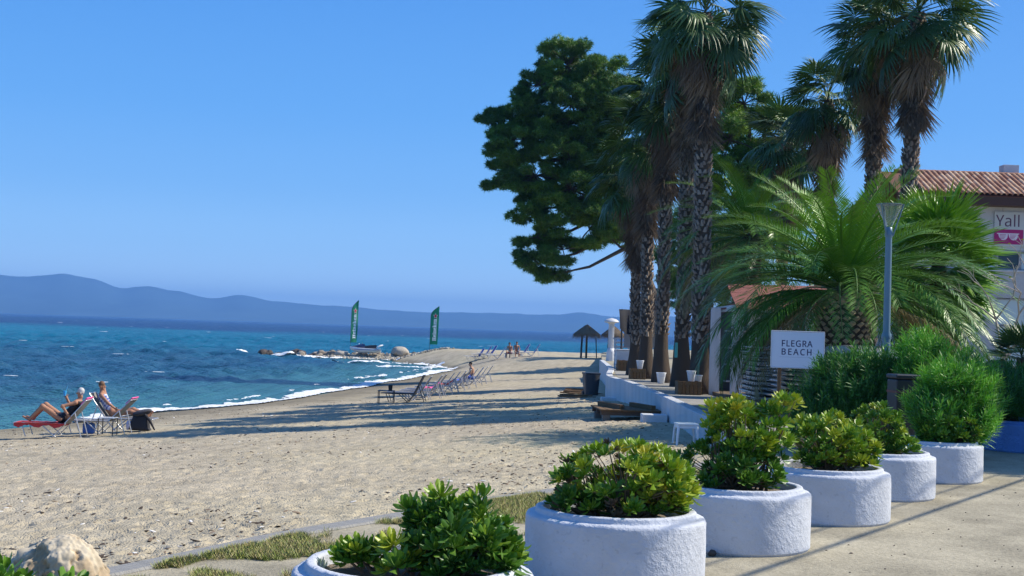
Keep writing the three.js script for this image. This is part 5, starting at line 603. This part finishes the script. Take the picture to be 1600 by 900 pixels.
const sitter = (x, z, turn, lab, skin, suit, hair, y) => { const t = thing('person', lab, 'person', [x, y ?? sandBase(x, z), z], turn), B = [[0, .46, 0, .13, -.02, .68, 0, .12], [-.02, .68, 0, .12, -.06, .93, 0, .135], [-.06, .97, -.16, .06, -.06, .97, .16, .06], [-.07, 1.0, 0, .055, -.1, 1.1, 0, .05], ...head(-.12, 1.2, 0, -1), ...[-.11, .11].flatMap(z => [[0, .46, z, .09, -.42, .50, z * 1.3, .065], [-.42, .50, z * 1.3, .062, -.52, .10, z * 1.3, .04], [-.52, .07, z * 1.3, .036, -.66, .04, z * 1.3, .026]]), ...[-1, 1].flatMap(s => [[-.06, .96, s * .18, .05, -.14, .70, s * .24, .04], [-.14, .70, s * .24, .038, -.38, .62, s * .18, .03]])]; part('body', body(B, (x, y, z) => y > 1.22 || (x > -.1 && y > 1.13) ? hair : y < .58 && x > -.26 && y > .3 ? suit : skin, 64, [-.25, .65, 0, .72], [[-.38, .62, .18, -1, -.3, 0], [-.38, .62, -.18, -1, -.3, 0]]), skinMat, t); return t; };
sitter(-1.95, -68.6, .1, 'dark-haired bather sitting upright in the row of loungers by the water', LIGHT, [.06, .12, .4], [.02, .015, .012], sandBase(-1.95, -68.6) - .04);
{ let k = 0; const lab = ['blue lounger alone at the far left on the spit', 'second blue lounger on the spit', 'third blue lounger on the spit', 'blue lounger left of the far couple', 'blue lounger right of the far couple', 'rightmost blue lounger on the spit']; let proto = null; for (const [x, z, tr] of [[-3.0, -113, .3], [-2.4, -113.5, .2], [-1.9, -113, .3], [-1.1, -108, .1], [.9, -106.5, .2], [1.7, -105, .1]]) { const o = proto ? copy(proto, [0, 0, 0], 0, lab[k]) : (proto = lounger('blue_lounger', lab[k], { fabric: towelBlue, frame: whitePaint, back: 1.0, group: 'blue loungers on the spit' })); place(o, x, z, tr); k++; }
  const a = sitter(.0, -107, 1.3, 'left one of the far couple sitting on the spit', TAN, [.3, .05, .05], [.05, .03, .02]), b = sitter(.55, -106.6, 1.7, 'right one of the far couple sitting on the spit', TAN, [.05, .05, .12], [.06, .04, .02]); for (const o of [a, b]) o.position.y -= .05; const bx = .25, bz = -106.9, s = thing('beach_bench', 'low bench under the far couple on the spit', 'bench', [bx, sandBase(bx, bz) - .02, bz]); part('seat', box(1.4, .06, .4, 0, .28, 0), towelBlue, s); for (const x of [-.6, .6]) part('leg', box(.08, .3, .3, x, -.02, 0), whitePaint, s); }
// ------------------------------------------------------------------ boulder, stones, debris, grass
{ const g = new THREE.IcosahedronGeometry(1, 36).deleteAttribute('uv').deleteAttribute('normal'), gg = mergeVertices(g), p = gg.attributes.position, c = []; for (let i = 0; i < p.count; i++) { const v = V(p.getX(i), p.getY(i), p.getZ(i)); let f = 1 + .7 * (fbm3(v.x * 1.3, v.y * 1.3, v.z * 1.3, 3, 19) - .5); const n = fbm3(v.x * 2.6 + 4, v.y * 2.6, v.z * 2.6, 4, 23), pit = sstep(.53, .58, n); f -= .10 * pit; f += .30 * (fbm3(v.x * 6, v.y * 6, v.z * 6, 5, 29) - .5) + .10 * (fbm3(v.x * 24, v.y * 24, v.z * 24, 3, 33) - .5); const tall = 1 - .30 * Math.max(0, v.y); p.setXYZ(i, v.x * f * .29 * tall + .05 * v.y, v.y * f * .26 + .16, v.z * f * .25 * tall); const k = .86 + .9 * (fbm3(v.x * 9, v.y * 9, v.z * 9, 3, 37) - .5), w = sstep(.47, .58, fbm3(v.x * 2.2 + 4, v.y * 2.2, v.z * 2.2, 3, 41)); c.push(lerp(.62, .42, Math.max(pit, w * .7)) * k, lerp(.53, .30, Math.max(pit, w * .7)) * k, lerp(.38, .17, Math.max(pit, w * .7)) * k); }
  gg.computeVertexNormals(); gg.setAttribute('color', new THREE.Float32BufferAttribute(c, 3)); const o = single('boulder', gg, mat([1, 1, 1], { vertexColors: true, roughness: .95 }), 'cream and ochre boulder at the lower left corner behind the leaves', 'rock'); o.position.set(-2.52, 0, -7.25); }
{ const q = rng(91), chip = rockGeo(51, .35), list = [], tw = []; while (list.length < 5200) { const a = lerp(-.58, .2, q()), r = 7 + 50 * Math.pow(q(), 1.6), x = r * Math.sin(a), z = -r * Math.cos(a); if (inside(x, z, landPoly) || coastDist(x, z) < 1) continue; const dens = fbm(x * .3, z * .3, 3, 95); if (q() > sstep(.38, .62, dens)) continue; const s = .008 + .022 * q() * q(); QQ.setFromEuler(new THREE.Euler((q() - .5) * .6, q() * 6, (q() - .5) * .6)); list.push([M4.clone().compose(V(x, sandY(x, z) + .004, z), QQ, V(s * (1 + 2 * q()), s, s)), q()]); }
  const im = new THREE.InstancedMesh(chip, mat([1, 1, 1], { roughness: 1 }), list.length); list.forEach(([m, u], k) => { im.setMatrixAt(k, m); im.setColorAt(k, u < .62 ? col(.07, .05, .035) : u < .85 ? col(.24, .17, .11) : col(.75, .72, .66)); }); im.name = 'beach_debris'; tag(im, 'bits of dry seaweed, twigs and shells strewn over the sand', 'debris', null, 'stuff'); scene.add(im);
  const list2 = []; while (list2.length < 190) { const s = q() * q(), x = lerp(.2, 6, q()), z = lerp(-8.5, -16, q()); if (!inside(x, z, landPoly) || polyDist(x, z, PL.slice(1), false) < .62) continue; QQ.setFromEuler(new THREE.Euler(0, q() * 6, 0)); const sc = .003 + .010 * s; list2.push(M4.clone().compose(V(x, .003, z), QQ, V(sc * 1.5, sc, sc))); } const im2 = new THREE.InstancedMesh(rockGeo(52, .6), mat([.16, .13, .10], { roughness: 1 }), list2.length); list2.forEach((m, k) => im2.setMatrixAt(k, m)); im2.name = 'paving_grit'; tag(im2, 'grit and small pebbles scattered on the paving', 'grit', null, 'stuff'); scene.add(im2);
  const st = single('stone', rockGeo(53, .8), mat([.06, .055, .05], { roughness: 1 }), 'dark fist-sized stone on the paving between two planters', 'stone'); st.scale.setScalar(.034); st.position.set(1.56, .022, -9.62); }
{ // patchy grass between kerb and planters
  const blade = new G(); for (let b = 0; b < 9; b++) { const a = b * 1.3, w = .0016, l = .04 + .014 * (b % 3), dx = Math.cos(a), dz = Math.sin(a), ox = (.006 + .003 * b) * Math.cos(b * 2.2), oz = (.006 + .003 * b) * Math.sin(b * 2.2); const p = [blade.v(ox - dz * w, 0, oz + dx * w), blade.v(ox + dz * w, 0, oz - dx * w), blade.v(ox + dx * .012, l * .6, oz + dz * .012), blade.v(ox + dx * .026, l, oz + dz * .026)]; blade.t(p[0], p[1], p[2]); blade.t(p[0], p[2], p[3]); blade.t(p[1], p[3], p[2]); } const geo = blade.geo(), q = rng(17), L = smoothLine(edge.slice(1, 9), 240), items = [];
  while (items.length < 30000) { const k = Math.floor(q() * 240), p = L[k], n = L[k + 1], l = Math.hypot(n[0] - p[0], n[1] - p[1]), nx = -(n[1] - p[1]) / l, nz = (n[0] - p[0]) / l, w = .1 + 1.25 * Math.pow(q(), 1.3), x = p[0] + nx * w, z = p[1] + nz * w; if (!inside(x, z, landPoly)) continue; const d = fbm(x * 2.2, z * 2.2, 3, 97) + .12 * (1 - w / 1.2); if (q() > sstep(.47, .66, d)) continue; if (PL.some(([a, b]) => Math.hypot(x - a, z - b) < .61)) continue; QQ.setFromAxisAngle(V(0, 1, 0), q() * 6.28); const s = .4 + .55 * q(); items.push([M4.clone().compose(V(x, .001, z), QQ, V(s * 1.1, s * (.6 + .6 * d), s * 1.1)), q()]); }
  const im = new THREE.InstancedMesh(geo, leafMat([1, 1, 1], { transmission: .2 }), items.length); items.forEach(([m, u], k) => { im.setMatrixAt(k, m); const d = q(); im.setColorAt(k, u < .38 ? col(.40, .33, .15) : col(.16 + .12 * d, .23 + .09 * d, .05)); }); im.name = 'grass'; im.castShadow = im.receiveShadow = true; tag(im, 'patchy short grass between the kerb and the planters', 'grass', null, 'stuff'); scene.add(im); }
const renderer = new THREE.WebGLRenderer({ antialias: true });
renderer.toneMapping = THREE.LinearToneMapping; renderer.toneMappingExposure = EXPOSURE; renderer.shadowMap.enabled = true;
renderer.render(scene, camera);
